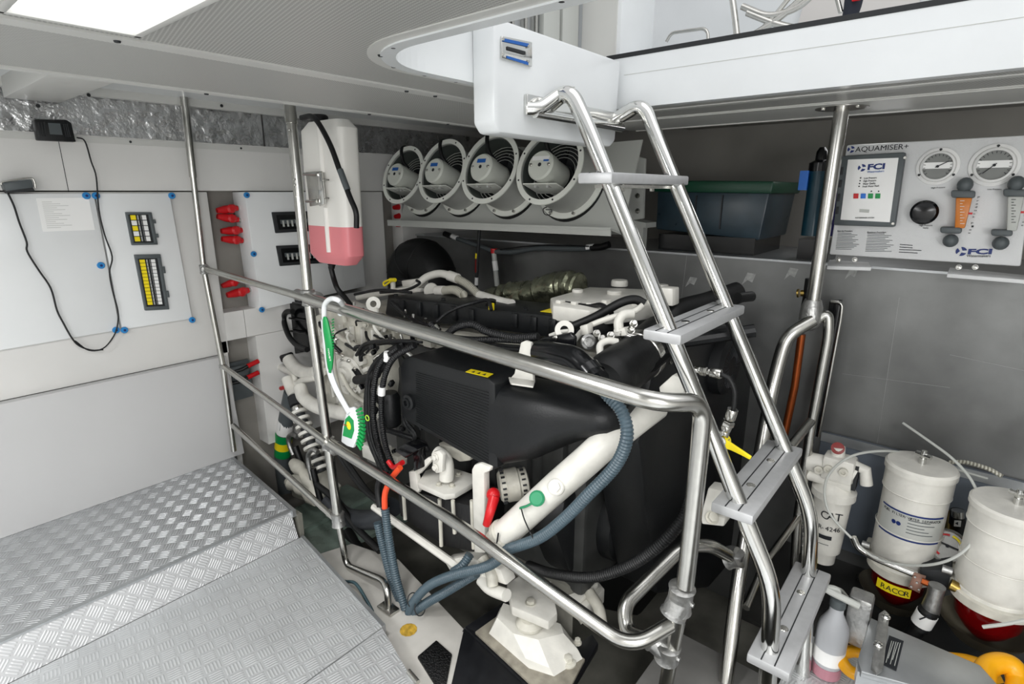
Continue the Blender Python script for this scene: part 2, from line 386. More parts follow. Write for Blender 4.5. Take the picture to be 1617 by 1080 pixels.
# board carrying the ladder, hanging from the coaming
bo = [(1.055, .93, 1.70), (1.055, .93, 1.56), (1.075, .93, 1.537), (1.60, .93, 1.535), (1.63, .93, 1.555), (1.64, .93, ZD), (1.055, .93, ZD)]
struct('trim_10', MB().prism(bo, (0, .07, 0), bev=.008), 'white')
# walls
FRONT = [(-1.6, 1.115), (1.292, 1.9), (2.075, 2.14)]     # faces between the cable slots
REC = VL + .10
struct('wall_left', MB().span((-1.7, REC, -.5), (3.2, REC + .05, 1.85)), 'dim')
w = MB()
w.span((-1.6, VL, 1.405), (3.2, REC, 1.60))
w.span((-1.6, VL, 1.60), (3.2, REC - .02, 1.612))
struct('wall_left_upper', w, 'cream')
struct('wall_left_foil', MB().span((-1.6, VL + .012, 1.60), (1.42, VL + .03, 1.76)).span((1.43, VL + .014, 1.60), (3.2, VL + .03, 1.76)), 'foil')
t = struct('trim_11', MB().span((-1.6, VL - .003, 1.585), (1.9, VL + .012, 1.608)), 'trim')
for u in (.62, .85, 1.07, 1.3): MB().lathe([(.005, 0), (.004, .003)], (u, VL - .003, 1.597), (0, -1, 0), 10).build('screw', 'gasket', t)
struct('trim_12', MB().span((.612, VL - .001, 1.40), (.614, VL + .001, 1.59)), 'gasket')
w = MB(); w.span((-1.6, VL, .64), (1.122, REC, 1.40), bev=.004)
struct('wall_left_front', w, 'cream')
w = MB()
w.span((1.10, VL + .001, .70), (1.215, REC, .838)); w.span((1.218, VL + .001, .70), (1.95, REC, .838)); w.span((1.26, VL + .001, .10), (2.0, REC, .698))
w.span((1.93, VL + .002, -.3), (2.10, REC, 1.40))
w.span((2.24, VL + .002, -.3), (3.2, REC, 1.40))
struct('wall_left_rear', w, 'cream')
struct('wall_left_lower', MB().prism([(-1.6, VL - .045, .12), (1.11, VL - .045, .12), (1.085, VL - .045, .64), (-1.6, VL - .045, .64)], (0, .044, 0), bev=.003), 'lower')
struct('wall_left_side', MB().span((1.09, VL + .0, -.4), (1.115, REC, .70)), 'cream')
# tank wall, ledge and the locker space over it
zt = 1.14
struct('wall_back', MB().span((UB, -2.2, -.5), (UB + .03, VL + .1, zt)), 'tankwall')
wb = MB()
for (x0, y0, x1, y1) in ((1420, 470, 1385, 700), (1500, 560, 1617, 585), (1330, 590, 1500, 612), (1085, 400, 1070, 520)): wb.tube([X(x0, y0, UB - .0005), X(x1, y1, UB - .0005)], .0007, 5)
struct('trim_18', wb, mat('weld_seam', '9a9b99', .45, .5))
for (x, y, s_) in ((1092, 445, 1), (1183, 440, 1.2), (1250, 432, 1.2), (1345, 432, 1.1)):
    MB().prism([X(x - 10 * s_, y + 8 * s_, UB), X(x - 2 * s_, y - 8 * s_, UB), X(x + 9 * s_, y - 6 * s_, UB), X(x + 4 * s_, y + 5 * s_, UB), X(x - 2 * s_, y + 2, UB)], (-.001, 0, 0)).build('scuff_mark', mat('pale_scuff', 'a9aaa8', .6, .2, noise=.3, nscale=60), bpy.data.objects['wall_back'])
t = struct('trim_13', MB().span((UB - .012, -2.2, zt - .004), (3.1, VL + .1, zt + .004)), 'alu')
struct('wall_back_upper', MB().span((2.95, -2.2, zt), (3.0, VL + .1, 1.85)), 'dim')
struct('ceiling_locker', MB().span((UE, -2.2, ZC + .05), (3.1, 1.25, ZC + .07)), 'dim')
struct('trim_14', MB().span((UE - .012, -2.2, ZC - .01), (UE, 1.21, ZC + .07)), 'trim')
struct('wall_front', MB().span((-1.65, -2.25, -.5), (-1.6, VL + .1, 1.85)), 'cream')
struct('wall_right', MB().span((-1.65, -2.25, -.5), (3.1, -2.2, 1.85)), 'cream')
# floors
E0, E1, E2, E3 = (1.045, VL), (1.0, 2.035), (.905, 1.327), (.832, 1.07)
sv0 = 2.035; rz = .12
def line_v(u, v0=2.035, k=-.0): return v0
b = MB(); b.prism([(-1.6, 2.02, rz), (.985, 2.02, rz), (1.045, VL, rz), (-1.6, VL, rz)], (0, 0, -.006)); struct('floor_upper', b, 'tread_up')
b = MB(); b.prism([(-1.6, 1.985, 0), (.99, 1.985, 0), (.985, 2.018, rz), (-1.6, 2.018, rz)], (0, .006, 0)); struct('floor_riser', b, 'tread_riser')
struct('trim_15', MB().span((-1.6, 2.012, rz - .004), (.985, 2.03, rz + .003)), 'alu')
b = MB(); b.prism([(-1.6, 1.315, 0), (.905, 1.315, 0), (1.0, 1.982, 0), (-1.6, 1.982, 0)], (0, 0, -.008)); struct('floor', b, 'tread')
b = MB(); b.prism([(-1.6, -2.2, 0), (.60, -2.2, 0), (.60, .7, 0), (.832, 1.07, 0), (.903, 1.310, 0), (-1.6, 1.310, 0)], (0, 0, -.008)); struct('floor_near', b, 'tread')
struct('floor_right', MB().span((1.12, -2.2, -.008), (1.78, .235, 0)), 'tread')
struct('bilge_shelf', MB().span((1.78, -2.2, -.06), (UB, .45, -.045)), mat('dark_shelf_floor', '2c2c2a', .3, noise=.4, nscale=8))  # mottled tone, darker than the tread floors
struct('trim_17', MB().span((1.6625, -1.19, ZC + .088), (1.6635, .93, ZC + .0895)), 'lgrey')
b = MB(); b.prism([(.905, 1.315, .004), (.918, 1.312, .004), (1.012, 1.985, .004), (1.0, 1.985, .004)], (0, 0, -.03)).prism([(.985, 2.0, rz + .003), (1.0, 2.0, rz + .003), (1.06, VL, rz + .003), (1.045, VL, rz + .003)], (0, 0, -.03)); struct('trim_16', b, 'alu')
# bilge: ledge, well, bearers
struct('bilge_floor', MB().span((-1.6, -2.2, -.5), (UB, VL + .1, -.45)), 'bilge')
LZ = -.06
b = MB(); b.prism([(.62, .80, LZ), (1.05, .80, LZ), (1.22, 1.62, LZ), (1.16, 1.86, LZ), (.90, 1.95, LZ), (.85, 1.3, LZ)], (0, 0, -.05), bev=.006)
b.prism([(.86, 1.2, LZ - .05), (1.12, .9, LZ - .05), (1.20, 1.62, LZ - .05), (1.25, 1.62, -.45), (1.20, .9, -.45), (.86, 1.2, -.45)], (-.02, 0, 0))
struct('bilge_ledge', b, mat('bilge_ledge_paint', 'cfccc5', .45, noise=.18, nscale=7))
struct('bilge_bearer', MB().span((1.10, .235, -.45), (1.62, .60, -.09), bev=.01), mat('grey_bilge_paint', '7c7b78', .5, noise=.3, nscale=6))
struct('bilge_side', MB().span((1.0, 1.99, -.45), (1.02, VL, .1)), 'bilge')
b = MB(); b.prism([(1.05, 1.95, -.12), (1.5, 1.9, -.12), (1.5, 2.4, -.12), (1.05, 2.4, -.12)], (0, 0, -.02)).span((1.05, 2.17, -.12), (1.5, 2.185, -.10)); struct('bilge_locker', b, mat('bilge_green_plate', '84948a', .3, .2, noise=.4, nscale=9))
# ---------------------------------------------------------------- ceiling lamp (real lamp in its opening)
L = thing('ceiling_light', (.31, .98, ZC), 'glowing white square lamp recessed in the perforated ceiling above the cabinets', 'ceiling light')
b = MB()
for a, c in (((.215, .79), (.405, .802)), ((.215, 1.153), (.405, 1.165)), ((.215, .79), (.228, 1.165)), ((.392, .79), (.405, 1.165))): b.span((*a, ZC - .006), (*c, ZC + .03), bev=.002)
b.build('frame', 'trim', L); MB().span((.228, .802, ZC + .004), (.392, 1.153, ZC + .012)).build('diffuser', 'lamp', L)

# ---------------------------------------------------------------- upper deck seen through the hatch
struct('wall_deck', MB().span((2.62, -2.2, ZD + .01), (2.66, 1.9, 3.2)), 'white')
struct('wall_deck_beige', MB().prism([X(1258, 52, 2.6), X(1290, -60, 2.6), X(1460, -60, 2.6), X(1452, 12, 2.6), X(1400, 32, 2.6)], (-.02, 0, 0), bev=.004), 'beige')
L = thing('deck_locker', (1.5, 1.2, ZD + .012), 'grey metal deck locker with upright ribs seen through the hatch beside the white column', 'locker')
b = MB(); b.span((1.05, 1.14, ZD + .012), (1.72, 1.5, 2.3)); b.build('body', 'alu', L)
for i, (u, wd) in enumerate(((1.36, .012), (1.42, .012), (1.47, .012))): MB().box((u, 1.132, 2.0), (wd, .018, .42), bev=.003).build('rib', 'steel', L)
for u0, u1 in ((1.50, 1.585), (1.60, 1.69)):
    d = MB().box(((u0 + u1) / 2, 1.13, 2.0), (u1 - u0, .02, .41), bev=.003).build('panel', 'lgrey', L)
    MB().lathe([(.007, 0), (.005, .004)], ((u0 + u1) / 2, 1.12, 1.98), (0, -1, 0), 10).build('screw', 'gasket', d)
MB().box((1.22, 1.13, 2.0), (.2, .02, .41), bev=.003).build('glossy_panel', 'grey', L, label='dark glossy panel')
MB().tube([(1.21, 1.10, ZD + .03), (1.26, 1.10, 2.1)], .008).build('stay', 'steel', L)
L = thing('deck_column', (1.8, 1.05, ZD + .012), 'white painted square column standing on deck at the hatch corner', 'column')
MB().span((1.73, .985, ZD + .012), (1.96, 1.16, 3.0), bev=.012).build('shaft', 'white', L); MB().span((1.725, 1.0, ZD + .012), (1.74, 1.13, 2.9)).build('edge_strip', 'trim', L)
L = thing('deck_cabinet', (2.4, .8, ZD + .012), 'white framed low cabinet on deck behind the folded frames', 'cabinet')
MB().span((2.30, .72, ZD + .012), (2.6, 1.15, 1.965), bev=.006).build('body', 'white', L)
for a, c in (((2.285, .72, 1.94), (2.30, 1.15, 1.965)), ((2.285, .72, 1.80), (2.30, .735, 1.95)), ((2.285, .90, 1.80), (2.30, .915, 1.95)), ((2.285, 1.135, 1.80), (2.30, 1.15, 1.95))): MB().span(a, c, bev=.002).build('frame_rail', 'alu', L)
MB().lathe([(.018, 0), (.018, .02), (.012, .03)], (2.29, .79, 1.87), (-1, 0, 0), 16).build('knob', 'white', L)
L = thing('folding_frame', (2.1, .7, ZD + .012), 'pale tubular folding frame with crossing bars leaning on deck above the hatch edge', 'folding frame')
def fr(pts, r=.011): MB().tube(fillet(XS(pts, 2.15), .05), r).build('tube_bar', 'steel', L)
fr([(1165, 68), (1160, 20), (1152, -30)]); fr([(1178, 62), (1230, 30), (1275, -10)]); fr([(1172, 10), (1215, 28), (1262, 12), (1290, -15)]); fr([(1180, 20), (1225, 38), (1268, 47)]); fr([(1186, 60), (1215, 35), (1260, -20)], .008)
fr([(1052, 66), (1060, 52), (1118, 44), (1118, 72)], .006)
L = thing('boot', X(1345, 30, 2.1), 'dark blue rolled cloth with a red mark hanging beside the beige panel on deck', 'cloth roll')
L.name = 'cloth_roll'
MB().tube([X(1340, 34, 2.1), X(1346, 12, 2.1), X(1352, -20, 2.1)], .024, rf=lambda t: .85 + .3 * t).build('roll', 'cloth', L); MB().box(X(1352, -2, 2.07), (.01, .02, .01)).build('mark', 'red', L, label='small red mark')
MB().tube([X(1328, 20, 2.1), X(1320, -10, 2.1)], .007).build('cord', 'steel', L)
# latch plate on the coaming
L = thing('latch_plate', Y(812, 100, .925), 'small blue and chrome latch plate screwed to the white hatch board', 'latch')
c = [Y(790, 57, .928), Y(838, 67, .928), Y(838, 106, .928), Y(790, 92, .928)]
MB().prism(c, (0, -.005, 0), bev=.0015).build('plate', 'chrome', L)
MB().prism([Y(793, 60, .922), Y(835, 69, .922), Y(834, 74, .922), Y(793, 65, .922)], (0, -.001, 0)).build('band', 'bluelabel', L, label='blue band'); MB().prism([Y(800, 88, .922), Y(834, 98, .922), Y(834, 103, .922), Y(800, 92, .922)], (0, -.001, 0)).build('band', 'bluelabel', L, label='blue band')
MB().prism([Y(800, 73, .922), Y(829, 81, .922), Y(829, 87, .922), Y(800, 79, .922)], (0, -.002, 0), bev=.001).build('slot', 'gasket', L)
for p in ((794, 62), (834, 73), (794, 86), (834, 97)): MB().lathe([(.004, 0), (.003, .003)], Y(*p, .922), (0, -1, 0), 10).build('screw', 'steel', L)
# ---------------------------------------------------------------- guard rail in front of the engine
UR = 1.04
R = thing('guard_rail', (1.04, 1.8, 0), 'polished tubular guard rail with three bars between walkway and engine', 'railing')
def clamp(p, axis, r, l, axis2=None, l2=.05, parent=None, r2=None):
    a = Vector(axis).normalized(); b = MB(); b.lathe([(r * 1.15, -l / 2), (r * 1.5, -l / 2 + .004), (r * 1.35, -l / 2 + .014), (r * 1.35, l / 2 - .014), (r * 1.5, l / 2 - .004), (r * 1.15, l / 2)], p, a, 20)
    if axis2 is not None:
        a2 = Vector(axis2).normalized(); r2 = r2 or r; b.lathe([(r2 * 1.34, 0), (r2 * 1.34, l2 - .014), (r2 * 1.5, l2 - .010), (r2 * 1.5, l2 - .004), (r2 * 1.15, l2)], p, a2, 20)
    x = basis(a)[0]; b.hexbolt(Vector(p) + x * r * 1.3, x, .006, .005)
    return b.build('clamp_fitting', 'cast', parent)
P1t, P1b = Vector((1.0, 2.66, 1.81)), Vector((1.045, 2.61, .12))
p1 = [X(290, 150, 1.06), X(305, 280, 1.05), X(322, 425, 1.04), X(352, 578, 1.04), X(369, 712, 1.045)]
ptop = p1[1] + (p1[0] - p1[1]) * 1.6
MB().tube([ptop, p1[1]], .0155, 16).build('post_sleeve', 'steel', R)
MB().tube([p1[1], p1[2], p1[3], p1[4]], .0125, 16).build('post', 'steel', R)
p2 = [X(457, 165, 1.10), X(471, 300, 1.09), X(487, 470, 1.06), X(518, 700, 1.05), X(534, 820, 1.05)]
ptop = p2[0] + (p2[0] - p2[1]) * .5
MB().tube([ptop, p2[0] + (p2[1] - p2[0]) * .22], .0205, 18).build('post_sleeve', 'steel', R)
MB().tube([p2[0] + (p2[1] - p2[0]) * .2, p2[1], p2[2], p2[3], p2[4]], .0175, 18).build('post', 'steel', R)
MB().tube(fillet([p2[4], X(547, 893, 1.05), X(604, 916, 1.04), Z(612, 930, .02), Z(613, 960, -.05)], .04), .0125, 16).build('post_foot', 'steel', R)
ft = Z(613, 960, -.052); MB().box(ft, (.045, .075, .010), bev=.003).build('foot_plate', 'steel', R)
a, b_ = X(322, 424, 1.04), X(484, 471, 1.04)
MB().tube([a, b_], .0135, 16).build('top_bar', 'steel', R, label='thinner top bar between the two poles')
MB().tube([X(352, 578, 1.04), X(516, 698, 1.03)], .0125, 16).build('middle_bar', 'steel', R)
MB().tube([X(368, 672, 1.04), X(532, 822, 1.04)], .0125, 16).build('bottom_bar', 'steel', R)
UP = 1.13
top = [X(484, 471, 1.04), X(700, 535, 1.035), X(1040, 637, 1.03), X(1112, 634, UP), X(1105, 705, UP), X(1087, 880, UP), X(1082, 925, UP)]
tp = fillet(top, .065, 8)
MB().tube(tp, .0205, 20).build('top_bar', 'steel', R, label='thick top bar bending down into the corner post')
mid = [X(518, 699, 1.04), X(730, 832, 1.035), X(995, 1024, 1.03), X(1062, 985, UP)]
MB().tube(fillet(mid, .075, 8), .0185, 20).build('middle_bar', 'steel', R)
pt, pb = X(1080, 930, UP), X(1052, 1079, UP + .01); MB().tube([pt, pb + (pb - pt) * .8], .018, 18).build('corner_post', 'steel', R)
clamp(X(1074, 945, UP), pt - pb, .0215, .075, X(1062, 985, UP) - X(1080, 940, UP) - Vector((.03, 0, 0)), .05, R)
clamp(X(1054, 1030, UP), pt - pb, .0205, .05, (0, .3, .1), .05, R)
d = p2[2] - p2[3]
clamp(p2[2], d, .0175, .06, (0, -1, -.05), .06, R, .0205); clamp(p2[2] + Vector((0, .03, .003)), d, .0175, .03, (0, 1, 0), .05, R, .014)
clamp(p2[3], d, .0175, .05, (0, -1, -.1), .06, R, .0185); clamp(p2[3] + Vector((0, 0, 0)), (0, 1, .1), .015, .11, None, 0, R)
clamp(p2[4], d, .0185, .06, (0, 1, .15), .06, R, .013)
clamp(p1[2], (0, 0, 1), .0125, .045, (0, -1, 0), .03, R, .0135); clamp(p1[3], (0, 0, 1), .0115, .02, None, 0, R)
# screws on the post under the ceiling
for y in (205, 283, 292, 310, 318):
    q = X(457 + (y - 165) * .10 - 4, y, 1.075); MB().sphere(q, .0045, n=10).build('screw', 'steel', R)

# ---------------------------------------------------------------- loop rail and the pole behind the ladder
S = thing('stanchion', (2.1, .4, 0), 'bare steel pole with ceiling flange splitting into two bent legs behind the ladder', 'stanchion')
ca, cb = Z(1330, 167, ZC), X(1283, 480, 2.09)
MB().tube([ca, cb], .0215, 20).build('pole', 'steel', S)
fl = MB().lathe([(.075, -.008), (.075, -.002), (.07, 0), (.025, 0)], ca, (0, 0, 1), 32).build('flange', 'steel', S)
for k in range(3): MB().hexbolt(ca + Vector((.055 * math.cos(k * 2.1), .055 * math.sin(k * 2.1), -.008)), (0, 0, -1), .006, .004).build('bolt', 'steel', fl)
MB().lathe([(.024, -.045), (.036, -.03), (.034, .02), (.026, .045)], cb + Vector((0, 0, -.03)), ca - cb, 20).sphere(cb + Vector((0, .0, -.06)), .034).build('clamp_fitting', 'cast', S)
legA = fillet([X(1284, 505, 2.07), X(1242, 530, 2.02), X(1222, 600, 2.0), X(1200, 720, 1.9), X(1168, 900, 1.66), X(1146, 1078, 1.5)], .1, 6)
MB().tube(legA, .0225, 18).build('leg', 'steel', S)
legB = fillet([X(1284, 510, 2.09), X(1308, 492, 2.1), X(1308, 530, 2.1), X(1282, 668, 2.1), X(1258, 830, 2.08), X(1250, 1000, 2.05)], .05, 6)
MB().tube(legB, .0165, 16).build('leg', 'steel', S)
MB().tube([X(1283, 662, 2.1), X(1248, 705, 1.98)], .0155, 14).build('brace', 'steel', S)
MB().tube([X(1262, 815, 2.08), X(1205, 893, 1.8), X(1178, 960, 1.62)], .012, 14).build('brace', 'steel', S)
loop = fillet([X(1165, 885, 1.66), X(1120, 860, 1.5), X(1078, 862, 1.42), X(985, 955, 1.2), X(990, 1000, 1.16), X(1030, 1012, 1.13)], .08, 8)
MB().tube(loop, .0205, 18).build('loop_bar', 'steel', S)
clamp(X(1158, 882, 1.63), (0, .6, -.4), .0215, .05, (0, 0, 1), .03, S)
# black channel strip and copper pipe by the tank wall
K = thing('channel_strip', X(1300, 640, 2.3), 'tall black channel with bright rolled edge leaning on the tank wall beside the pole', 'channel strip')
o_ = XS([(1310, 475), (1329, 474), (1292, 690), (1276, 690)], 2.27)
MB().prism(o_, (.03, 0, 0), bev=.004).build('channel', 'gloss', K)
MB().tube(fillet(XS([(1312, 476), (1330, 478), (1328, 500), (1293, 690)], 2.265), .02), .006).build('edge_bead', 'steel', K, label='bright metal edge')
C_ = MB().tube(XS([(1266, 528), (1255, 610), (1238, 690), (1234, 740)], 2.22), .014, 14).build('copper_pipe', 'copper'); tag(C_, 'orange copper pipe running down the tank wall between the pole legs', 'pipe')
K = thing('pipe_valve', X(1275, 450, 2.2), 'small brass valve stem fixed behind the pole on the tank wall', 'valve')
MB().tube([X(1265, 463, 2.22), X(1280, 463, 2.22)], .012).tube([X(1262, 463, 2.22), X(1259, 463, 2.22)], .016).build('stem', 'brass', K); MB().tube(XS([(1280, 440), (1276, 470), (1270, 500)], 2.22), .018).build('body', 'rubber', K)

# ---------------------------------------------------------------- ladder
Ld = thing('boarding_ladder', (1.42, .25, 0), 'bright chrome tube ladder with four grey grooved treads rising to the hatch', 'ladder')
for u in (1.245, 1.605):
    s = [(u, .925, 1.612), (u, .83, 1.655), (u, .787, 1.57), (u, .233, .52), (u, .215, .30), (u, .19, 0)]
    if u < 1.4: s = [(u, .925, 1.605), (u, .85, 1.650), (u, .80, 1.57), (u, .235, .50), (u, .218, .24), (u, .20, -.05)]
    MB().tube(fillet(s, .075, 8), .0205, 20).build('stringer', 'chrome', Ld)
MB().tube(fillet([(1.17, .922, 1.60), (1.19, .90, 1.60), (1.245, .875, 1.64), (1.27, .85, 1.64)], .02), .0165).build('top_bend', 'chrome', Ld)
mb = MB().prism([(1.165, .93, 1.635), (1.165, .93, 1.585), (1.60, .93, 1.585), (1.66, .93, 1.60), (1.66, .93, 1.635)], (0, -.012, 0), bev=.004); bk = mb.build('wall_bracket', 'chrome', Ld)
MB().tube([(1.18, .905, 1.59), (1.62, .905, 1.59)], .012).build('cross_bar', 'chrome', Ld)
for u in (1.18, 1.64): MB().hexbolt((u, .918, 1.61), (0, -1, 0), .007, .006).build('bolt', 'steel', bk)
def tread(z, vc, u0=1.195, u1=1.645, d=.096, th=.026):
    b = MB(); b.box(((u0 + u1) / 2, vc, z - th / 2), (u1 - u0, d, th), bev=.005)
    T = b.build('tread', 'ladder_alu', Ld)
    for dv in (-.014, .016): MB().box(((u0 + u1) / 2, vc + dv, z + .0003), (u1 - u0 - .004, .0028, .0012)).build('groove', 'gasket', T)
    for u in (u0 + .14, u1 - .14): MB().lathe([(.011, 0), (.010, .0015), (.004, .0015)], (u, vc + .001, z), (0, 0, 1), 16).build('screw_head', 'steel', T); MB().hexbolt((u, vc, z - th), (0, 0, -1), .007, .014).build('bolt', 'steel', T)
    MB().box(((1.245 + 1.605) / 2, vc + .004, z - th - .006), (.36, .05, .008)).build('support_plate', 'steel', T)
for z, v in ((1.445, .735), (1.083, .536), (.695, .334), (.335, .214)): tread(z, v)
# ---------------------------------------------------------------- electrical cabinets on the left wall
def yq(pts, v): return [Y(p[0], p[1], v) for p in pts]
def knob(p, parent):
    n = Vector((0, -1, 0)); k = MB().lathe([(.0135, 0), (.0135, .006), (.011, .009), (.006, .009)], p, n, 20).build('knob', 'blue', parent, label='blue plastic fastener')
    MB().lathe([(.005, 0), (.005, .0105), (.003, .0105)], p, n, 10).build('knob_center', 'navy', k)
def cabinet(name, label, px, vf, depth, group='electrical cabinets along the left wall'):
    c = yq(px, vf); lo = min(c, key=lambda p: p.z)
    T = thing(name, (sum(p.x for p in c) / 4, vf, lo.z), label, 'electrical cabinet', group)
    MB().prism(c, (0, depth, 0), bev=.004).build('body', 'cabinet', T)
    return T, c
def breaker(px, T, vf, rows, cols=(('yellow', .30), ('ink', .5), ('paper', .68))):
    """window with clear cover, dark frame and a stack of breakers; px = corners tl tr br bl"""
    c = yq(px, vf); W_ = MB()
    cen = sum(c, Vector()) / 4
    def q(s, t, dv=0):   # s across 0..1, t down 0..1
        a = c[0] * (1 - s) + c[1] * s; b = c[3] * (1 - s) + c[2] * s; p = a * (1 - t) + b * t; return p + Vector((0, dv, 0))
    for s0, s1, t0, t1 in ((0, 1, 0, .07), (0, 1, .93, 1), (0, .1, .05, .95), (.86, 1, .05, .95)):
        W_.prism([q(s0, t0, -.012), q(s1, t0, -.012), q(s1, t1, -.012), q(s0, t1, -.012)], (0, .014, 0), bev=.002)
    F_ = W_.build('breaker_window', 'grey', T, label='grey framed breaker window')
    MB().prism([q(.08, .06, -.0035), q(.9, .06, -.0035), q(.9, .94, -.0035), q(.08, .94, -.0035)], (0, .003, 0)).build('recess', 'gasket', F_)
    n = rows
    for i in range(n):
        t0 = .09 + .82 * i / n; t1 = t0 + .82 / n * .86
        for cname, s, wd in (('yellow', .16, .2), ('lgrey', .42, .14), ('paper', .60, .16)):
            if cname == 'yellow' and (rows < 8 and i % 2 == 1): cn = 'paper'
            else: cn = cname
            MB().prism([q(s, t0, -.007), q(s + wd, t0, -.007), q(s + wd, t1, -.007), q(s, t1, -.007)], (0, .003, 0)).build('breaker', cn, F_)
        MB().prism([q(.46, t0, -.010), q(.53, t0, -.010), q(.53, t1, -.010), q(.46, t1, -.010)], (0, .004, 0)).build('toggle', 'ink', F_)
    for t in (.28, .72): MB().prism([q(1.0, t - .06, -.010), q(1.1, t - .06, -.010), q(1.1, t + .06, -.010), q(1.0, t + .06, -.010)], (0, .008, 0), bev=.001).build('latch', 'grey', F_)
    return F_
CF = VL - .022
T, c = cabinet('electrical_cabinet', 'wide blank white cabinet door carrying a printed white sheet, left of the breaker windows', [(-60, 306), (148, 305), (190, 521), (-60, 564)], CF, .022)
for p in ((136, 309), (159, 419), (183, 521)): knob(Y(*p, CF), T)
sh = MB().prism(yq([(57, 313), (140, 312), (150, 363), (68, 366)], CF - .0012), (0, .001, 0)).build('printed_sheet', 'paper', T, label='white printed sheet')
for i in range(14):
    t = i / 14; a = Y(66 + 9 * t, 319 + 44 * t, CF - .0016); w = .03 + .012 * ((i * 7) % 5)
    MB().box(a + Vector((w / 2, 0, 0)), (w, .0006, .0014)).build('text_line', 'lgrey', sh)
T, c = cabinet('electrical_cabinet', 'white cabinet with two breaker windows of yellow tags, one above the other', [(151, 305), (268, 305), (304, 503), (193, 521)], CF, .022)
for p in ((151, 309), (271, 309), (196, 521), (303, 505)): knob(Y(*p, CF), T)
breaker([(197, 335), (238, 335), (248, 386), (207, 387)], T, CF, 5)
breaker([(211, 402), (252, 401), (266, 488), (228, 490)], T, CF, 13)
T, c = cabinet('electrical_cabinet', 'white cabinet with two dark windows behind the expansion tank', [(386, 303), (562, 303), (578, 452), (412, 490)], CF - .03, .13)
for p in ((389, 308), (400, 401), (413, 489), (567, 388)): knob(Y(*p, CF - .03), T)
def darkwin(px, T, vf):
    F_ = MB().prism(yq(px, vf), (0, -.012, 0), bev=.003).build('breaker_window', 'gasket', T, label='dark closed breaker window')
    cc = yq(px, vf - .0125)
    q = lambda s, t: (cc[0] * (1 - s) + cc[1] * s) * (1 - t) + (cc[3] * (1 - s) + cc[2] * s) * t
    MB().prism([q(.1, .15), q(.93, .15), q(.93, .85), q(.1, .85)], (0, -.001, 0)).build('glass', 'gloss', F_)
    MB().prism([q(.16, .38), q(.9, .38), q(.9, .58), q(.16, .58)], (0, -.002, 0)).build('breaker_row', 'grey', F_)
    for i in range(7): MB().prism([q(.2 + i * .1, .42), q(.24 + i * .1, .42), q(.24 + i * .1, .72), q(.2 + i * .1, .72)], (0, -.003, 0)).build('breaker', 'lgrey', F_)
darkwin([(428, 335), (497, 333), (502, 364), (434, 368)], T, CF - .03); darkwin([(435, 388), (505, 385), (509, 415), (441, 420)], T, CF - .03)

# red booted cable terminals in the slots between the cabinets
def boot(x, y, ang=0, sc_=1., label='', grp='red booted cable terminals beside the cabinets', v=VL + .03):
    p = Y(x, y, v); B_ = thing('cable_terminal', p, label, 'cable terminal', grp)
    d = Vector((math.cos(ang), 0, math.sin(ang)))
    MB().tube([p - d * .05 * sc_, p - d * .02 * sc_, p, p + d * .03 * sc_], .013 * sc_, 12, rf=lambda t: .75 + .5 * math.sin(t * 3.1)).sphere(p + d * .012 + Vector((0, -.006, .004)), .014 * sc_, n=12).build('boot', 'red', B_)
    MB().lathe([(.016 * sc_, 0), (.017 * sc_, .012), (.010 * sc_, .02)], p + Vector((0, -.004, 0)), (.1, -1, .1), 14).build('cap', 'red', B_)
    MB().tube([p + d * .03 * sc_, p + d * .045 * sc_], .008 * sc_).build('lug', 'steel', B_)
for i, (x, y, a, s, l) in enumerate(((363, 330, .1, 1, 'red terminal boot, topmost in the first slot right of the breaker cabinet'), (364, 345, -.2, 1, 'red terminal boot, second from top in the first slot'),
        (370, 364, .0, 1, 'red terminal boot, third from top in the first slot'), (371, 379, -.15, 1, 'red terminal boot just above the bare plate in the first slot'),
        (368, 446, .2, .9, 'red terminal boot behind the thin top rail'), (380, 461, .1, 1.1, 'larger red terminal boot lowest in the first slot'),
        (571, 328, .1, .9, 'red terminal boot beside the expansion tank, topmost'), (572, 350, .1, .9, 'red terminal boot beside the expansion tank, second down'), (573, 399, .1, .9, 'red terminal boot under the black hose end, upper'), (575, 424, .1, .9, 'red terminal boot under the black hose end, lower'),
        (634, 326, .1, 1, 'red terminal boot under the far left fan, upper'), (636, 340, .1, 1, 'red terminal boot under the far left fan, middle'), (638, 353, .1, 1, 'red terminal boot under the far left fan, lower'))):
    boot(x, y, a, s * 1.22, l)
T = thing('isolator_cables', Y(385, 600, VL + .03), 'black cables with two red sleeved ends in the low wall opening', 'cable')
MB().box(Y(376, 585, VL + .05), (.09, .05, .06), bev=.01).build('fuse_block', 'grey', T)
for y0 in (574, 592):
    MB().tube(smooth([Y(362, y0 + 14, VL + .04), Y(380, y0 + 10, VL + .02), Y(392, y0 + 4, VL + .01), Y(406, y0 - 3, VL + .01)], 5), .009).build('cable', 'rubber', T)
    MB().tube([Y(391, y0 + 4, VL + .008), Y(408, y0 - 4, VL + .006)], .012).build('sleeve', 'red', T, label='red sleeve')
MB().box(Y(378, 600, VL + .06), (.11, .02, .20)).build('backing', 'grey', T)

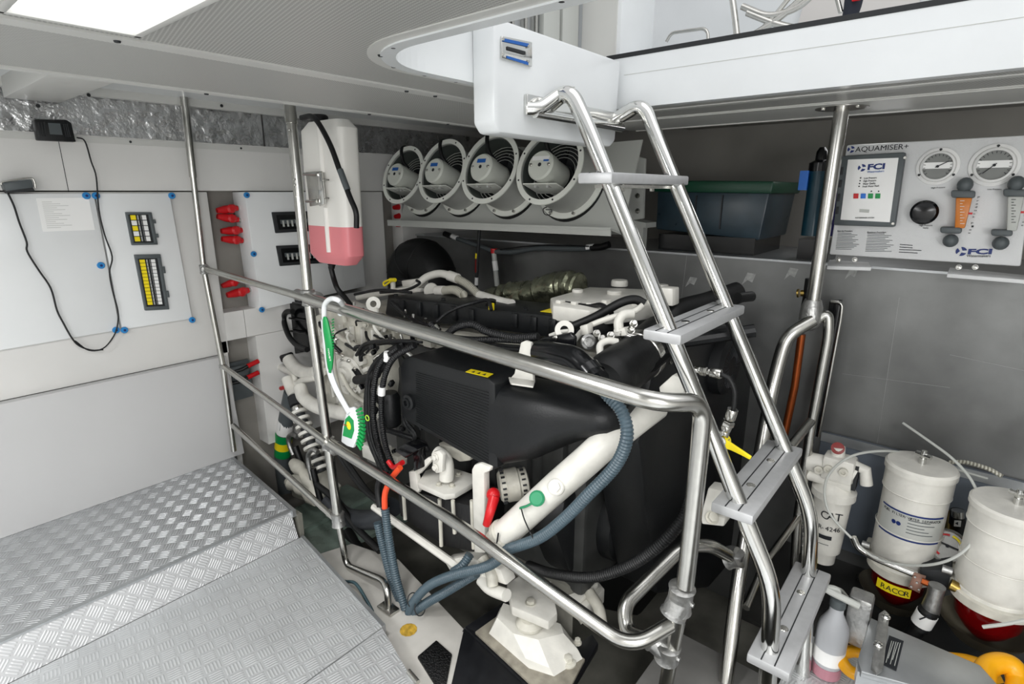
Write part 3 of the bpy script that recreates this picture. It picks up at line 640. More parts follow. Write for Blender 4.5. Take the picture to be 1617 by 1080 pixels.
# two small devices with hanging leads
T = thing('charger_box', Y(88, 222, VL - .05), 'square black charger box with ribbed grey face screwed over the foil strip', 'charger')
MB().prism(yq([(54, 188), (105, 189), (113, 194), (119, 220), (121, 224), (60, 221)], VL - .045), (0, .04, 0), bev=.004).build('housing', 'black', T)
MB().prism(yq([(76, 194), (95, 195), (99, 213), (79, 212)], VL - .047), (0, .003, 0)).build('face_plate', 'grey', T, label='ribbed grey plate')
for i in range(3): MB().prism(yq([(60 + i * 4, 193), (62 + i * 4, 193), (66 + i * 4, 215), (64 + i * 4, 215)], VL - .049), (0, .005, 0)).build('fin', 'gasket', T)
for i in range(3): MB().prism(yq([(99 + i * 3, 196), (101 + i * 3, 196), (106 + i * 3, 216), (104 + i * 3, 216)], VL - .049), (0, .005, 0)).build('fin', 'gasket', T)
w = MB().tube(smooth(yq([(121, 217), (134, 223), (144, 255), (152, 280), (156, 330), (165, 370), (177, 405), (173, 430), (178, 460), (186, 490), (186, 510), (180, 530), (163, 550), (140, 553), (118, 538)], VL - .035), 5), .0028, 8).build('lead_wire', 'wire'); tag(w, 'thin black lead wandering down from the square charger box to below the cabinets', 'cable')
T = thing('control_box', Y(28, 300, VL - .05), 'small grey box with metal rim and looped wire on top of the blank cabinet', 'control box')
MB().prism(yq([(4, 288), (50, 283), (54, 296), (10, 302)], VL - .06), (0, .06, 0), bev=.004).build('housing', 'grey', T)
MB().tube(smooth(yq([(2, 292), (6, 287), (46, 281), (54, 286), (56, 297)], VL - .065), 5), .003).build('rim_wire', 'steel', T); MB().prism(yq([(8, 300), (52, 296), (55, 301), (12, 305)], VL - .05), (0, .045, 0)).build('bracket', 'gasket', T)
w = MB().tube(smooth(yq([(11, 302), (22, 325), (30, 350), (42, 382), (43, 397), (60, 425), (80, 455), (90, 490), (100, 510), (113, 533), (125, 546), (145, 553), (163, 552)], VL - .037), 5), .0032, 8).build('lead_wire', 'wire'); tag(w, 'thin black lead hanging across the blank cabinet door from the small grey box', 'cable')

# ---------------------------------------------------------------- expansion tank on the second post
uT = 1.30
T = thing('expansion_tank', X(530, 418, uT), 'tall white plastic coolant tank with pink fluid in its lower third, strapped to the pole', 'coolant tank')
out = [(474, 200), (484, 194), (500, 190), (532, 190), (548, 200), (551, 300), (562, 360), (560, 408), (545, 417), (515, 417), (493, 410), (487, 380), (476, 260)]
def tank_half(y0, y1, inset=0):
    """stack rounded-rectangle rings between two rows of the outline"""
    rows = []
    for y in [y0 + (y1 - y0) * i / 12 for i in range(13)]:
        t = (y - 190) / 228; l = 474 + t * 18; r = 548 + t * 13
        e = max(0, 1 - min(y - 190, 417 - y) / 14); l += e * 9; r -= e * 9
        a, b = X(l, y, uT), X(r, y, uT); w = (b - a).length / 2 * .90 - inset; c_ = (a + b) / 2 + Vector((0, .010, 0)); dpt = .052 * (1 - e * .35) - inset
        ring = []
        for k in range(40):
            th = k / 40 * 2 * math.pi; cs, sn = math.cos(th), math.sin(th)
            ex = abs(cs) ** .32 * (1 if cs > 0 else -1) * w; ey = abs(sn) ** .55 * (1 if sn > 0 else -1) * dpt
            ring.append(Vector((c_.x + .03 + ey, c_.y + ex, c_.z)))
        rows.append(ring)
    return rows
MB().loft(tank_half(190, 357)).build('tank_body', 'tank', T)
MB().loft(tank_half(357.1, 417)).build('fluid_section', mat('tank_with_coolant', 'ea8a90', .3), T, label='pink coolant seen through the plastic')
for y0, y1 in ((200, 272), (328, 398)): MB().tube([X(504 + (y0 - 190) * .08, y0, uT - .020), X(504 + (y1 - 190) * .08, y1, uT - .020)], .012).build('lit_face_rib', 'tank', T)  # raised white strips put the tank's lit left face into the colour
MB().lathe([(.030, 0), (.034, .004), (.034, .024), (.028, .03)], X(505, 194, uT + .03), (0, 0, 1), 24).build('cap', 'rubber', T, label='black screw cap')
MB().tube(smooth(XS([(476, 186), (492, 184), (504, 196), (522, 230), (536, 268), (552, 310), (562, 335), (563, 360)], uT - .06), 6), .010, 12).build('overflow_hose', 'rubber', T)
MB().tube(XS([(537, 268), (549, 300)], uT - .061), .0112).build('printed_band', 'grey', T, label='grey printed band on hose')
br = MB().prism(XS([(482, 272), (507, 270), (510, 322), (489, 326)], uT - .035), (.01, 0, 0), bev=.002).build('bracket', 'steel', T)
MB().prism(XS([(499, 274), (507, 273), (512, 322), (504, 326)], uT - .047), (.01, 0, 0), bev=.003).build('bracket_slot', 'chrome', br)
MB().tube([X(480, 275, uT - .03), X(500, 275, uT - .05)], .006).build('bracket_arm', 'steel', br); MB().tube([X(484, 318, uT - .03), X(500, 318, uT - .05)], .006).build('bracket_arm', 'steel', br)
for y in (284, 313): MB().tube([X(510, y, uT - .04), X(519, y, uT - .045)], .003).build('stud', 'steel', br)
MB().lathe([(.018, 0), (.012, .012), (.010, .02)], X(524, 417, uT + .03), (0, 0, -1), 16).build('outlet', 'rubber', T)
w = MB().tube(smooth(XS([(522, 420, uT + .03), (527, 440, uT + .03), (533, 456, uT + .02), (545, 470, uT + .05), (560, 490, uT + .1)]), 6), .011, 12).build('outlet_hose', 'rubber', T)

# ---------------------------------------------------------------- the four engine room fans
AX = Vector((math.cos(math.radians(20)), 0, -math.sin(math.radians(20))))
fans = [(635.5, 276, 92, 1.98, 'ventilation fan with blue sticker, farthest left of the four on the sloped tray'), (697, 270, 102, 1.96, 'ventilation fan with blue sticker, second from the left wall'), (772, 265, 114, 1.93, 'ventilation fan with wide blue sticker, next to the hatch board'), (866, 262, 124, 1.90, 'largest looking ventilation fan with a white sticker, under the hatch board')]
ry, rx = Vector((0, 1, 0)), AX.cross(Vector((0, 1, 0))).normalized()
Rf = .157
centers = []
for i, (x, y, hgt, u, lab) in enumerate(fans):
    c = X(x, y, u); centers.append(c)
    # keep size honest: scale so that it spans the photographed height
    dep = (c - EYE).dot(fw); R_ = hgt * dep / FPX / 2 * 1.02
    T = thing('ventilation_fan', c + AX * .1 - Vector((0, 0, R_)), lab, 'fan', 'ventilation fans above the engine')
    MB().lathe([(R_ * .86, .0), (R_, 0), (R_, .006), (R_ * .86, .006), (R_ * .86, 0)], c, AX, 48, cap=False).build('front_flange', 'flange', T)
    fl = MB().lathe([(R_ * .86, .004), (R_ * .87, .006), (R_ * .87, .165), (R_ * .85, .165), (R_ * .85, .004)], c, AX, 48, cap=False).build('duct', 'duct', T)
    MB().lathe([(R_ * .845, .012), (R_ * .845, .16), (R_ * .835, .16), (R_ * .835, .012), (R_ * .845, .012)], c, AX, 48, cap=False).build('duct_inner_dark', mat('fan_inner_dark', '4d534f', .5), T)  # inner sleeve added to darken the duct interior by colour
    MB().lathe([(R_ * .86, .165), (R_ * 1.02, .165), (R_ * 1.02, .172), (R_ * .86, .172)], c, AX, 48, cap=False).build('rear_flange', 'flange', T)
    MB().lathe([(R_ * .7, .172), (R_ * 1.03, .172), (R_ * 1.06, .192), (R_ * .7, .192)], c, AX, 48, cap=False).build('rubber_seal', 'rubber', T)
    for k in range(8):
        th = (k + .5) / 8 * 2 * math.pi; p = c + (rx * math.sin(th) + ry * math.cos(th)) * R_ * .93
        MB().lathe([(.0042, -.0012), (.0042, .001)], p, AX, 10).build('bolt_hole', 'gasket', T)
        if math.sin(th) < .2 or True:
            p2_ = c + AX * .155 + (rx * math.sin(th) + ry * math.cos(th)) * R_ * .95
            if abs(math.sin(th)) > .5: MB().lathe([(.007, 0), (.007, .010), (.012, .012)], p2_, AX, 8).build('bolt', 'steel', T)
    # guard wires and hub at the back, fan wheel
    hub = MB().lathe([(R_ * .30, .11), (R_ * .30, .15)], c, AX, 24)
    for k in range(7):
        th = k / 7 * 2 * math.pi; d_ = rx * math.sin(th) + ry * math.cos(th); t_ = AX.cross(d_)
        hub.prism([c + AX * .12 + d_ * R_ * .28 - t_ * .015, c + AX * .145 + d_ * R_ * .28 + t_ * .02, c + AX * .15 + d_ * R_ * .8 + t_ * .05, c + AX * .12 + d_ * R_ * .8 - t_ * .03], AX * .002)
    hub.build('fan_wheel', 'gasket', T)
    g = MB()
    for k in range(5): g.tube([c + AX * .09 + (rx * math.sin(a) + ry * math.cos(a)) * R_ * (.45 + .09 * k) for a in [j / 24 * 2 * math.pi for j in range(24)]], .0016, 6, closed=True)
    g.build('wire_guard', 'lgrey', T)
    # motor hanging forward-left of the ring
    mc = c + Vector((-.015, .012, -.006))
    mr = R_ * .38
    mo = MB().lathe([(mr * .9, -.03), (mr, -.022), (mr, .02), (mr * .92, .024), (mr * .92, .11), (mr * .6, .12)], mc, AX, 32).build('motor', 'motor', T)
    MB().lathe([(.008, -.0315), (.008, -.029)], mc, AX, 14).build('shaft_hole', 'gasket', mo)
    for k in (-1, 1): MB().hexbolt(mc + AX * -.03 + ry * k * mr * .72 + rx * 0, -AX, .005, .004).build('bolt', 'steel', mo)
    for k in range(6):
        th = -1.2 + k * .5; MB().box(mc + AX * .07 + (rx * math.sin(th) + ry * math.cos(th)) * mr * .95, (.06, .006, .006)).build('cooling_rib', 'duct', mo)
    up_ = rx if rx.z > 0 else -rx
    sl = up_ * mr * .42
    a0 = mc - AX * .0312 + sl
    wl = mr * (.5 if i < 3 else .85)
    MB().prism([a0 + ry * wl * .8 - up_ * mr * .14, a0 - ry * wl * .8 - up_ * mr * .14, a0 - ry * wl * .8 + up_ * mr * .14, a0 + ry * wl * .8 + up_ * mr * .14], -AX * .0006).build('sticker', 'bluelabel' if i < 3 else 'paper', mo, label='blue sticker' if i < 3 else 'white sticker')
    if i == 3: MB().prism([a0 - ry * wl * .3 - up_ * mr * .22, a0 - ry * wl * .8 - up_ * mr * .22, a0 - ry * wl * .8 - up_ * mr * .1, a0 - ry * wl * .3 - up_ * mr * .1], -AX * .0009).build('sticker', 'bluelabel', mo)
    MB().box(mc + AX * .05 - up_ * mr * 1.12, (.11, R_ * 1.05, .004), rot=Matrix.Rotation(math.radians(20), 3, 'Y')).build('motor_shelf', 'flange', T)
    for k in (-1, 1): MB().box(mc + AX * .03 - up_ * mr * 1.0 + ry * k * mr * .5, (.05, .012, .02)).build('motor_foot', 'duct', T)
    MB().tube(smooth([mc + AX * .05 + up_ * mr, mc + AX * .02 + up_ * mr * 1.5 + ry * .02, c + up_ * R_ * .95 + ry * .05, c + up_ * R_ * 1.1 + AX * .08 + ry * .03], 6), .009).build('cable', 'rubber', T)
# sloped tray the fans bolt to
T = thing('fan_tray', (2.15, 1.9, 1.2), 'long grey sloped tray with folded lip carrying the four fans', 'tray', None)
d_ = X(800, 262, 2.12)
a_, b_ = centers[0] + AX * .193, centers[3] + AX * .193
dirv = (b_ - a_).normalized(); a_ = a_ - dirv * .20; b_ = b_ + dirv * .30
up_ = rx if rx.z > 0 else -rx
MB().prism([a_ - up_ * .21, b_ - up_ * .21, b_ + up_ * .17, a_ + up_ * .17], AX * .006).build('back_plate', 'lgrey', T)
MB().prism([a_ - up_ * .21, b_ - up_ * .21, b_ - up_ * .22 - AX * .09, a_ - up_ * .22 - AX * .09], (0, 0, -.005)).build('shelf', 'lgrey', T)
MB().prism([a_ - up_ * .215 - AX * .09, b_ - up_ * .215 - AX * .09, b_ - up_ * .215 - AX * .09 - Vector((0, 0, .032)), a_ - up_ * .215 - AX * .09 - Vector((0, 0, .032))], (.005, 0, 0)).build('lip', 'lgrey', T)
rp = T
MB().tube([centers[2] + AX * .17 + Vector((.0, -.25, -.13)), centers[2] + AX * .17 + Vector((0, -.26, -.14))], .004).build('pen_mark', 'gasket', T)
MB().tube(smooth(XS([(866, 326), (858, 330), (860, 338), (868, 339), (871, 332), (862, 331)], 2.0), 5), .002, 6).build('cable_loop', 'gasket', T, label='thin black looped wire')
# bracket upright right of the fans
T = thing('fan_bracket', X(1005, 350, 2.3), 'cream upright bracket with row of bolts right of the fans', 'bracket')
MB().prism(XS([(985, 240), (1018, 250), (1015, 345), (990, 350)], 2.3), (.02, 0, 0), bev=.003).build('upright', 'lgrey', T)
for y in (285, 309, 333): MB().hexbolt(X(1007, y, 2.297), (-1, 0, 0), .008, .006).build('bolt', 'steel', T)
MB().prism(XS([(985, 345), (1020, 352), (1020, 360), (985, 355)], 2.28), (.1, 0, 0)).span((2.31, X(1010, 350, 2.31).y - .02, zt + .005), (2.35, X(1010, 350, 2.31).y + .02, X(1010, 352, 2.31).z)).build('foot', 'lgrey', T)
# black exhaust elbow
T = thing('exhaust_elbow', X(660, 455, 2.1), 'huge matt black rubber exhaust elbow arching below the left fans', 'exhaust hose')
uE = 2.05; c = X(666, 450, uE); 
pts = [c + Vector((0, .105 * math.cos(a), .10 * math.sin(a) + .035)) for a in [math.radians(x) for x in range(-20, 201, 10)]]
MB().tube(pts, .125, 28).build('hose_bend', 'rubber', T)
for k in (3, 8, 13, 18): MB().lathe([(.1255, -.004), (.1275, 0), (.1255, .004)], pts[k], pts[k + 1] - pts[k - 1], 28, cap=False).build('moulding_line', 'rubber', T)
# pipes above the engine on the tank wall
T = thing('drain_pipe', X(780, 400, 2.28), 'grey hose run with white arrow labels and red tee above the engine', 'pipe')
u = 2.26
MB().tube(fillet(XS([(706, 371), (740, 383), (778, 396)], u), .02), .0125).build('hose', 'grey', T)
MB().tube(smooth(XS([(780, 397), (810, 398), (850, 392), (900, 393), (935, 392)], u), 5), .013).build('hose', 'grey', T); MB().tube(smooth(XS([(790, 394), (830, 389), (870, 387), (930, 389)], u - .015), 5), .003).build('thin_wire', 'rubber', T)
MB().tube(XS([(934, 391), (950, 390), (962, 386)], u), .016).build('elbow_fitting', 'rubber', T); MB().tube(XS([(712, 373), (702, 369)], u), .016).build('elbow_fitting', 'rubber', T)
MB().lathe([(.018, -.012), (.018, .012)], X(780, 396, u), (0, 0, 1), 16).build('red_tee', 'red', T, label='red tee fitting')
MB().tube(XS([(780, 400), (783, 430), (786, 462)], u), .014).build('riser', 'lgrey', T); MB().tube(XS([(781, 412), (783, 427)], u), .0155).build('white_label', 'paper', T); MB().tube(XS([(714, 373), (722, 376)], u), .0145).build('white_label', 'paper', T); MB().tube(XS([(927, 391), (938, 390)], u), .015).build('white_label', 'paper', T)
MB().prism([X(931, 388, u - .017), X(935, 391, u - .017), X(931, 394, u - .017)], (-.001, 0, 0)).build('arrow_mark', 'ink', T)
T = thing('banded_pipe', X(753, 450, 2.2), 'slim dark pipe with yellow and red bands rising under the fan tray', 'pipe')
MB().tube(XS([(757, 362), (755, 392), (752, 455)], 2.2), .009).build('pipe', 'gasket', T); MB().tube(XS([(753.6, 400), (753, 408)], 2.2), .011).build('yellow_band', 'yellow', T); MB().tube(XS([(753, 409), (752.6, 430)], 2.2), .0105).build('red_band', mat('dark_red', '7d1f1c', .4), T); MB().tube(XS([(752.6, 438), (752.2, 450)], 2.2), .0108).build('white_band', 'paper', T)

# ---------------------------------------------------------------- storage box and water filters on the ledge
T = thing('storage_box', (2.75, 1.1, 1.145), 'long dark plastic storage box with green lid on the ledge behind the ladder', 'storage box')
p = XS([(1038, 303), (1217, 306), (1200, 383), (1035, 362)], 2.42)
MB().prism([X(1038, 300, 2.42), X(1216, 302, 2.42), X(1199, 380, 2.42), X(1035, 362, 2.42)], (.4, 0, 0), bev=.01).build('body', mat('storage_box_body', '2c3b44', .3, noise=.3, nscale=10), T)
MB().prism([X(1032, 285, 2.40), X(1222, 286, 2.40), X(1218, 306, 2.40), X(1032, 303, 2.40)], (.44, 0, 0), bev=.008).build('lid', 'darkgreen', T)
for x_ in (1098, 1139): MB().box(X(x_, 335, 2.416), (.008, .004, .14)).build('rib', 'gasket', T)
MB().span((2.42, X(1200, 383, 2.42).y + .02, zt + .005), (2.80, X(1035, 362, 2.42).y - .02, 1.215)).build('rack_shadow', 'gloss', T)  # solid black block for the rack and the shadow beneath the box
T = thing('sediment_filter', (2.3, .5, zt), 'pair of dark water filter housings with blue fittings left of the gauge panel', 'water filter')
uF = 2.40
for x_, col_, r_ in ((1283, 'teal', .034), (1302, 'violet', .036)):
    a = X(x_ - 3, 372, uF + (.06 if col_ == 'violet' else 0)); top_ = X(x_, 262, uF + (.06 if col_ == 'violet' else 0))
    MB().cyl(a, (a.x, a.y, top_.z - .02), r_, n=24).build('housing', col_, T); MB().lathe([(r_ * 1.12, 0), (r_ * 1.12, .03), (r_ * .6, .04), (r_ * .55, .07), (r_ * .3, .085)], (a.x, a.y, top_.z - .02), (0, 0, 1), 20).build('head', 'gloss', T)
MB().box(X(1270, 285, uF - .02), (.03, .03, .07)).build('blue_fitting', 'cyan', T); MB().span((2.37, X(1312, 380, 2.38).y, zt + .005), (2.52, X(1262, 380, 2.38).y, X(1285, 378, 2.38).z)).build('base', 'gloss', T)

# ---------------------------------------------------------------- watermaker panel
uW = 2.22
T = thing('gauge_panel', X(1450, 430, uW), 'white water maker panel with control box, two gauges and flow meters on the tank ledge', 'control panel')
def w4(x, y, d=0): return X(x, y, uW - d)
bc = [w4(1337, 229), w4(1640, 212), w4(1612, 421), w4(1309, 402)]
MB().prism(bc, (.02, 0, 0), bev=.006).build('backboard', 'panel', T)
xd = (w4(1600, 408) - w4(1320, 394)).normalized(); 
def wd(x, y, d=0): return X(x, y, uW - d)
cb = [(1331, 247), (1432, 241), (1415, 358), (1319, 355)]
B_ = MB().prism([wd(*p, .0) for p in cb], (-.035, 0, 0), bev=.006).build('control_box', 'grey', T, label='grey framed control box')
MB().prism([wd(*p, .037) for p in ((1339, 252), (1419, 249), (1405, 351), (1327, 347))], (.002, 0, 0), bev=.001).build('face_sheet', 'paper', B_)
dW = .038
for p in ((1429, 249), (1410, 353)): MB().lathe([(.005, 0), (.004, .003)], wd(*p, .036), (-1, 0, 0), 12).build('corner_screw', 'steel', B_)
for y in (270, 290, 312, 332): MB().box(wd(1332 - (y - 247) * .11, y, .030), (.014, .008, .025), bev=.002).build('hinge', 'gasket', B_)
XD, YD = Vector((0, -1, 0)), Vector((0, 0, 1))
def wt(s, x, y, hpx, wpx, m, d, parent=T, name='lettering', bold=0):
    o_ = wd(x, y, d); o2 = wd(x + wpx, y - wpx * (.06 if y < 300 else -.0), d)
    dep = (o_ - EYE).dot(fw); xdv = Vector((0, (o2 - o_).y, (o2 - o_).z)); ydv = Vector((0, 0, 1)) + Vector((0, .12, 0))
    return text(s, hpx * dep / FPX * 1.35, o_, xdv, (0, 0, 1), m, parent, name, width=xdv.length, bold=bold)
wt('AQUAMISER+', 1350, 240, 8, 84, 'ink', .0015, bold=.0)
wt('FCI', 1369, 268, 8.5, 27, 'navy', dW, B_, bold=.001); wt('Watermakers', 1369, 273, 3.2, 27, 'bluelabel', dW, B_)
def logo(x, y, r, d, parent):
    c_ = wd(x, y, d); k = (c_ - EYE).dot(fw) / FPX * r
    b = MB()
    for j in range(3):
        a0 = j * 2.094 + .3; pts_ = [c_ + Vector((0, -math.cos(a) * k, math.sin(a) * k)) for a in [a0 + q_ * .16 for q_ in range(10)]] + [c_ + Vector((0, -math.cos(a0 + .5) * k * .25, math.sin(a0 + .5) * k * .25))]
        b.prism(pts_, (-.0006, 0, 0))
    b.build('emblem', 'navy', parent)
logo(1361, 265, 5.5, dW, B_); logo(1344, 236, 5, .0015, T)
for i, s in enumerate(('Low Pressure', 'High Pressure', 'Water Quality', 'Fresh Water Flush')):
    wt(s, 1364 - i * .8, 283 + i * 4.4, 3.0, 20 if i < 3 else 26, 'ink', dW, B_); MB().lathe([(.0022, 0), (.0022, .001)], wd(1359 - i * .8, 281 + i * 4.4, dW - .001), (-1, 0, 0), 10).build('led', 'ink', B_)
for i, c_ in enumerate(('red', 'cyan', 'green', 'green')):
    x0 = 1352 + i * 11.5; MB().prism([wd(x0 - 4, 305.5, dW), wd(x0 + 4, 305.5, dW), wd(x0 + 3.4, 313.5, dW), wd(x0 - 4.6, 313.5, dW)], (-.0015, 0, 0), bev=.0007).build('push_button', c_, B_, label={'red': 'red button', 'cyan': 'blue button', 'green': 'green button'}[c_])
    if i > 1: MB().lathe([(.0022, 0), (.0022, .001)], wd(x0 + 1, 302, dW - .001), (-1, 0, 0), 10).build('led', 'ink', B_)
MB().prism([wd(1358, 330, dW), wd(1373, 331, dW), wd(1372, 336, dW), wd(1357, 335, dW)], (-.001, 0, 0)).build('display', 'lgrey', B_)
wt('WATERMAKER SYSTEM', 1350, 345, 2.2, 30, 'ink', dW, B_)
for bx, by, n, wp in ((1321, 368, 11, 38), (1368, 369, 12, 46)):
    for i in range(n): a = wd(bx + 2 - i * .35, by + i * 2.5, .0012); b2 = wd(bx + wp * (.62 + .35 * ((i * 37) % 10) / 10), by + i * 2.5 + .5, .0012); MB().tube([a, b2], .0008, 4).build('text_line', 'grey', T)
wt('Start Up Procedure', 1322, 366, 2.6, 24, 'ink', .0012); wt('Shutdown Procedure', 1369, 368, 2.6, 30, 'ink', .0012)
for i in range(4): MB().tube([wd(1421 - i * .5, 386 + i * 4, .0012), wd(1421 + (20, 20, 34, 28)[i], 387.5 + i * 4, .0012)], .0011, 4).build('text_line', 'ink', T)
wt('FCI', 1527, 401, 8, 38, 'navy', .0015, bold=.001); wt('Watermakers', 1526, 406, 4.4, 38, 'ink', .0015); logo(1518, 397, 7, .0015, T)
def gauge(x, y, r, ang, title):
    c_ = wd(x, y, 0); k = (c_ - EYE).dot(fw) / FPX * r
    g_ = MB().lathe([(k * .88, 0), (k, 0), (k, .006), (k * .86, .010), (k * .80, .006), (k * .80, .016), (k * .70, .02), (k * .68, .014)], c_, (-1, 0, 0), 40, cap=False).build('pressure_gauge', 'bezel', T, label='round chrome pressure gauge')
    MB().lathe([(k * .72, .004), (k * .72, .012)], c_, (-1, 0, 0), 36).build('dial', mat('gauge_dial', '7c7e7b', .4), g_)
    MB().prism([c_ + Vector((-.0125, k * .68, -k * .12)), c_ + Vector((-.0125, -k * .68, -k * .12)), c_ + Vector((-.0125, -k * .66, k * .22)), c_ + Vector((-.0125, k * .66, k * .22))], (-.0004, 0, 0)).build('dial_band', 'paper', g_)
    b = MB()
    for j in range(17):
        a = math.radians(-130 + j * 16.2) ; d_ = Vector((0, -math.sin(a), math.cos(a))); b.tube([c_ + d_ * k * .56 + Vector((-.0135, 0, 0)), c_ + d_ * k * .66 + Vector((-.0135, 0, 0))], .0007, 4)
    b.build('scale_marks', 'ink', g_)
    d_ = Vector((0, -math.sin(ang), math.cos(ang))); MB().tube([c_ + Vector((-.016, 0, 0)) - d_ * k * .12, c_ + Vector((-.016, 0, 0)) + d_ * k * .55], .0012, 6).lathe([(.004, .0135), (.004, .0175)], c_, (-1, 0, 0), 12).build('needle', 'ink', g_)
    for a in (0, 2.1, 4.2): d_ = Vector((0, -math.sin(a), math.cos(a))); MB().lathe([(.0042, .008), (.003, .011)], c_ + d_ * k * .9, (-1, 0, 0), 8).build('bezel_screw', 'gasket', g_)
    wt(title, x - 11, y + r + 7, 2.4, 22, 'ink', .0012)
gauge(1481, 263, 28, math.radians(60), 'High Pressure'); gauge(1570, 261, 32, math.radians(225), 'Low Pressure')
kb = wd(1461, 335, 0); g_ = MB().lathe([(.012, 0), (.012, .02), (.034, .026), (.037, .036), (.03, .046), (.012, .05)], kb, (-1, 0, 0), 28).build('regulator_knob', 'gloss', T, label='black round high pressure knob')
wt('High Pressure', 1451, 357, 2.4, 21, 'ink', .0012); wt('Valve', 1457, 361, 2.4, 9, 'ink', .0012)
def flow(xt, yt, xb, yb, colr, s, title):
    F_ = MB().prism([wd(xt - 12, yt + 22, .012), wd(xt + 14, yt + 22, .012), wd(xt + 2, yb - 22, .012), wd(xt - 14, yb - 22, .012)], (-.03, 0, 0), bev=.004).build('flow_meter', colr, T, label='flow meter tube, ' + ('orange scale' if colr == 'orangeflow' else 'clear scale'))
    for (x, y, w_, z1) in ((xt, yt + 16, 19, 12), (xb + 2, yb - 20, 17, 10)): MB().prism([wd(x - w_, y - z1 / 2, .0), wd(x + w_, y - z1 / 2 + 1, .0), wd(x + w_ - 1, y + z1 / 2 + 1, .0), wd(x - w_, y + z1 / 2, .0)], (-.045, 0, 0), bev=.006).build('end_cap', 'grey', F_)
    MB().sphere(wd(xt + 2, yt + 2, .03), .020, (1, 1, 1.1)).build('elbow', 'grey', F_); MB().sphere(wd(xb, yb - 2, .03), .020).build('elbow', 'grey', F_)
    MB().cyl(wd(xt + 2, yt + 2, .03), wd(xt + 2, yt + 2, -.0), .014).cyl(wd(xb, yb - 2, .03), wd(xb, yb - 2, -.0), .014).build('pipe_stub', 'grey', F_)
    for i in range(9): MB().tube([wd(xt - 6, yt + 27 + i * 4.5, .0425), wd(xt + 1 - (i % 2) * 3, yt + 27 + i * 4.5, .0425)], .0009, 4).build('scale_mark', 'paper' if colr == 'orangeflow' else 'gasket', F_)
    MB().box(wd(xt + 9, yt + 47, .035), (.008, .014, .006)).build('pointer', 'red', F_)
    for i, ch in enumerate(title):
        if ch != ' ': wt(ch, xt + 21 - i * 1.3, yt + 23 + i * 5.1, 3.0, 3.4, 'ink', .0012)
flow(1522, 290, 1501, 382, 'orangeflow', 1, 'Product Flow'); flow(1603, 288, 1580, 386, 'lgrey', 1, 'Brine Flow')
for a, b_ in (((1310, 408), (1372, 414)), ((1500, 420), (1617, 434))):
    MB().prism([X(a[0], a[1] + 2, 2.24), X(b_[0], b_[1], 2.24), X(b_[0] + 4, b_[1] + 8, 2.16), X(a[0] - 4, a[1] + 12, 2.16)], (0, 0, -.012), bev=.002).build('foot_bracket', 'panel', T)
    for x_ in (a[0] + 14, a[0] + 40): MB().hexbolt(X(x_, a[1] + 2, 2.22), (-1, 0, .2), .006, .006).build('bolt', 'steel', T)
# ---------------------------------------------------------------- the engine
EN = thing('marine_engine', (1.5, 1.3, -.05), 'large white and black marine diesel engine filling the well behind the guard rail', 'engine')
def pt(name, pts, r, m, u=None, sm=6, lab=None, parent=None, n=12, fil=None, rf=None, corr=0):
    P_ = XS(pts, u)
    P_ = fillet(P_, fil) if fil else (smooth(P_, sm) if len(P_) > 2 else P_)
    b = MB(); b.corr(P_, r) if corr else b.tube(P_, r, n, rf=rf)
    return b.build(name, m, parent or EN, lab)
def pp(name, pts, u, d, m, bev=.004, parent=None, lab=None):
    return MB().prism(XS(pts, u), (d, 0, 0), bev=bev).build(name, m, parent or EN, lab)
def zp(name, pts, z, d, m, bev=.004, parent=None, lab=None):
    return MB().prism([Z(p[0], p[1], z) for p in pts], (0, 0, d), bev=bev).build(name, m, parent or EN, lab)
# core
b = MB(); b.span((1.42, .86, .02), (1.80, 1.86, .80), bev=.02)
for i in range(6): b.box((1.41, .98 + i * .15, .45), (.04, .09, .5), bev=.012)
b.build('engine_block', mat('block_dark_grey', '3a3b3a', .45, noise=.3, nscale=12), EN)  # core coloured dark so the gaps between engine parts look dark
b = MB(); b.span((1.40, .90, -.05), (1.70, 1.80, .06), bev=.03); b.build('oil_sump', 'bilge', EN)
b = MB(); b.span((1.44, .84, .78), (1.80, 1.90, .88), bev=.015)
for i in range(9): b.box((1.43, .92 + i * .115, .835), (.04, .05, .06), bev=.008)
b.build('cylinder_head', 'eng2', EN)
# valve cover
vc = pp('valve_cover', [(607, 499), (611, 469), (690, 477), (780, 488), (860, 497), (938, 509), (948, 532), (860, 533), (780, 521), (690, 511)], 1.42, .20, 'black', .010)
for x, y in ((634, 485), (661, 488), (688, 491), (716, 495), (744, 499), (812, 506), (842, 511), (872, 515), (902, 519)):
    a, c = X(x, y - 13, 1.417), X(x + 1.5, y + 13, 1.417); MB().box((a + c) / 2, (.014, .03, (a - c).length * .9), bev=.006).build('cover_rib', 'black', vc)
q = [X(855, 491.5, 1.47), X(911, 498, 1.47), X(900, 492.5, 1.56), X(858, 487, 1.56)]
q = [Vector((p.x, p.y, max(k.z for k in q) + .0)) for p in q]
ztop = X(860, 497, 1.42).z
lbl = [Z(853, 492, ztop + .001), Z(903, 498, ztop + .001), Z(914, 493, ztop + .001), Z(868, 487.5, ztop + .001)]
lb = MB().prism(lbl, (0, 0, .001)).build('warning_label', 'yellow', vc, 'yellow warning label')
for s in (.3, .5, .68):
    a = lbl[0] + (lbl[1] - lbl[0]) * s + (lbl[3] - lbl[0]) * .25; MB().prism([a, a + (lbl[1] - lbl[0]) * .1, a + (lbl[1] - lbl[0]) * .1 + (lbl[3] - lbl[0]) * .45, a + (lbl[3] - lbl[0]) * .5], (0, 0, .0016)).build('label_mark', 'ink', lb)
MB().lathe([(.012, 0), (.012, .03), (.016, .03), (.016, .045)], X(774, 492, 1.44), (0, -.2, 1), 14).build('oil_sensor', 'gloss', vc)
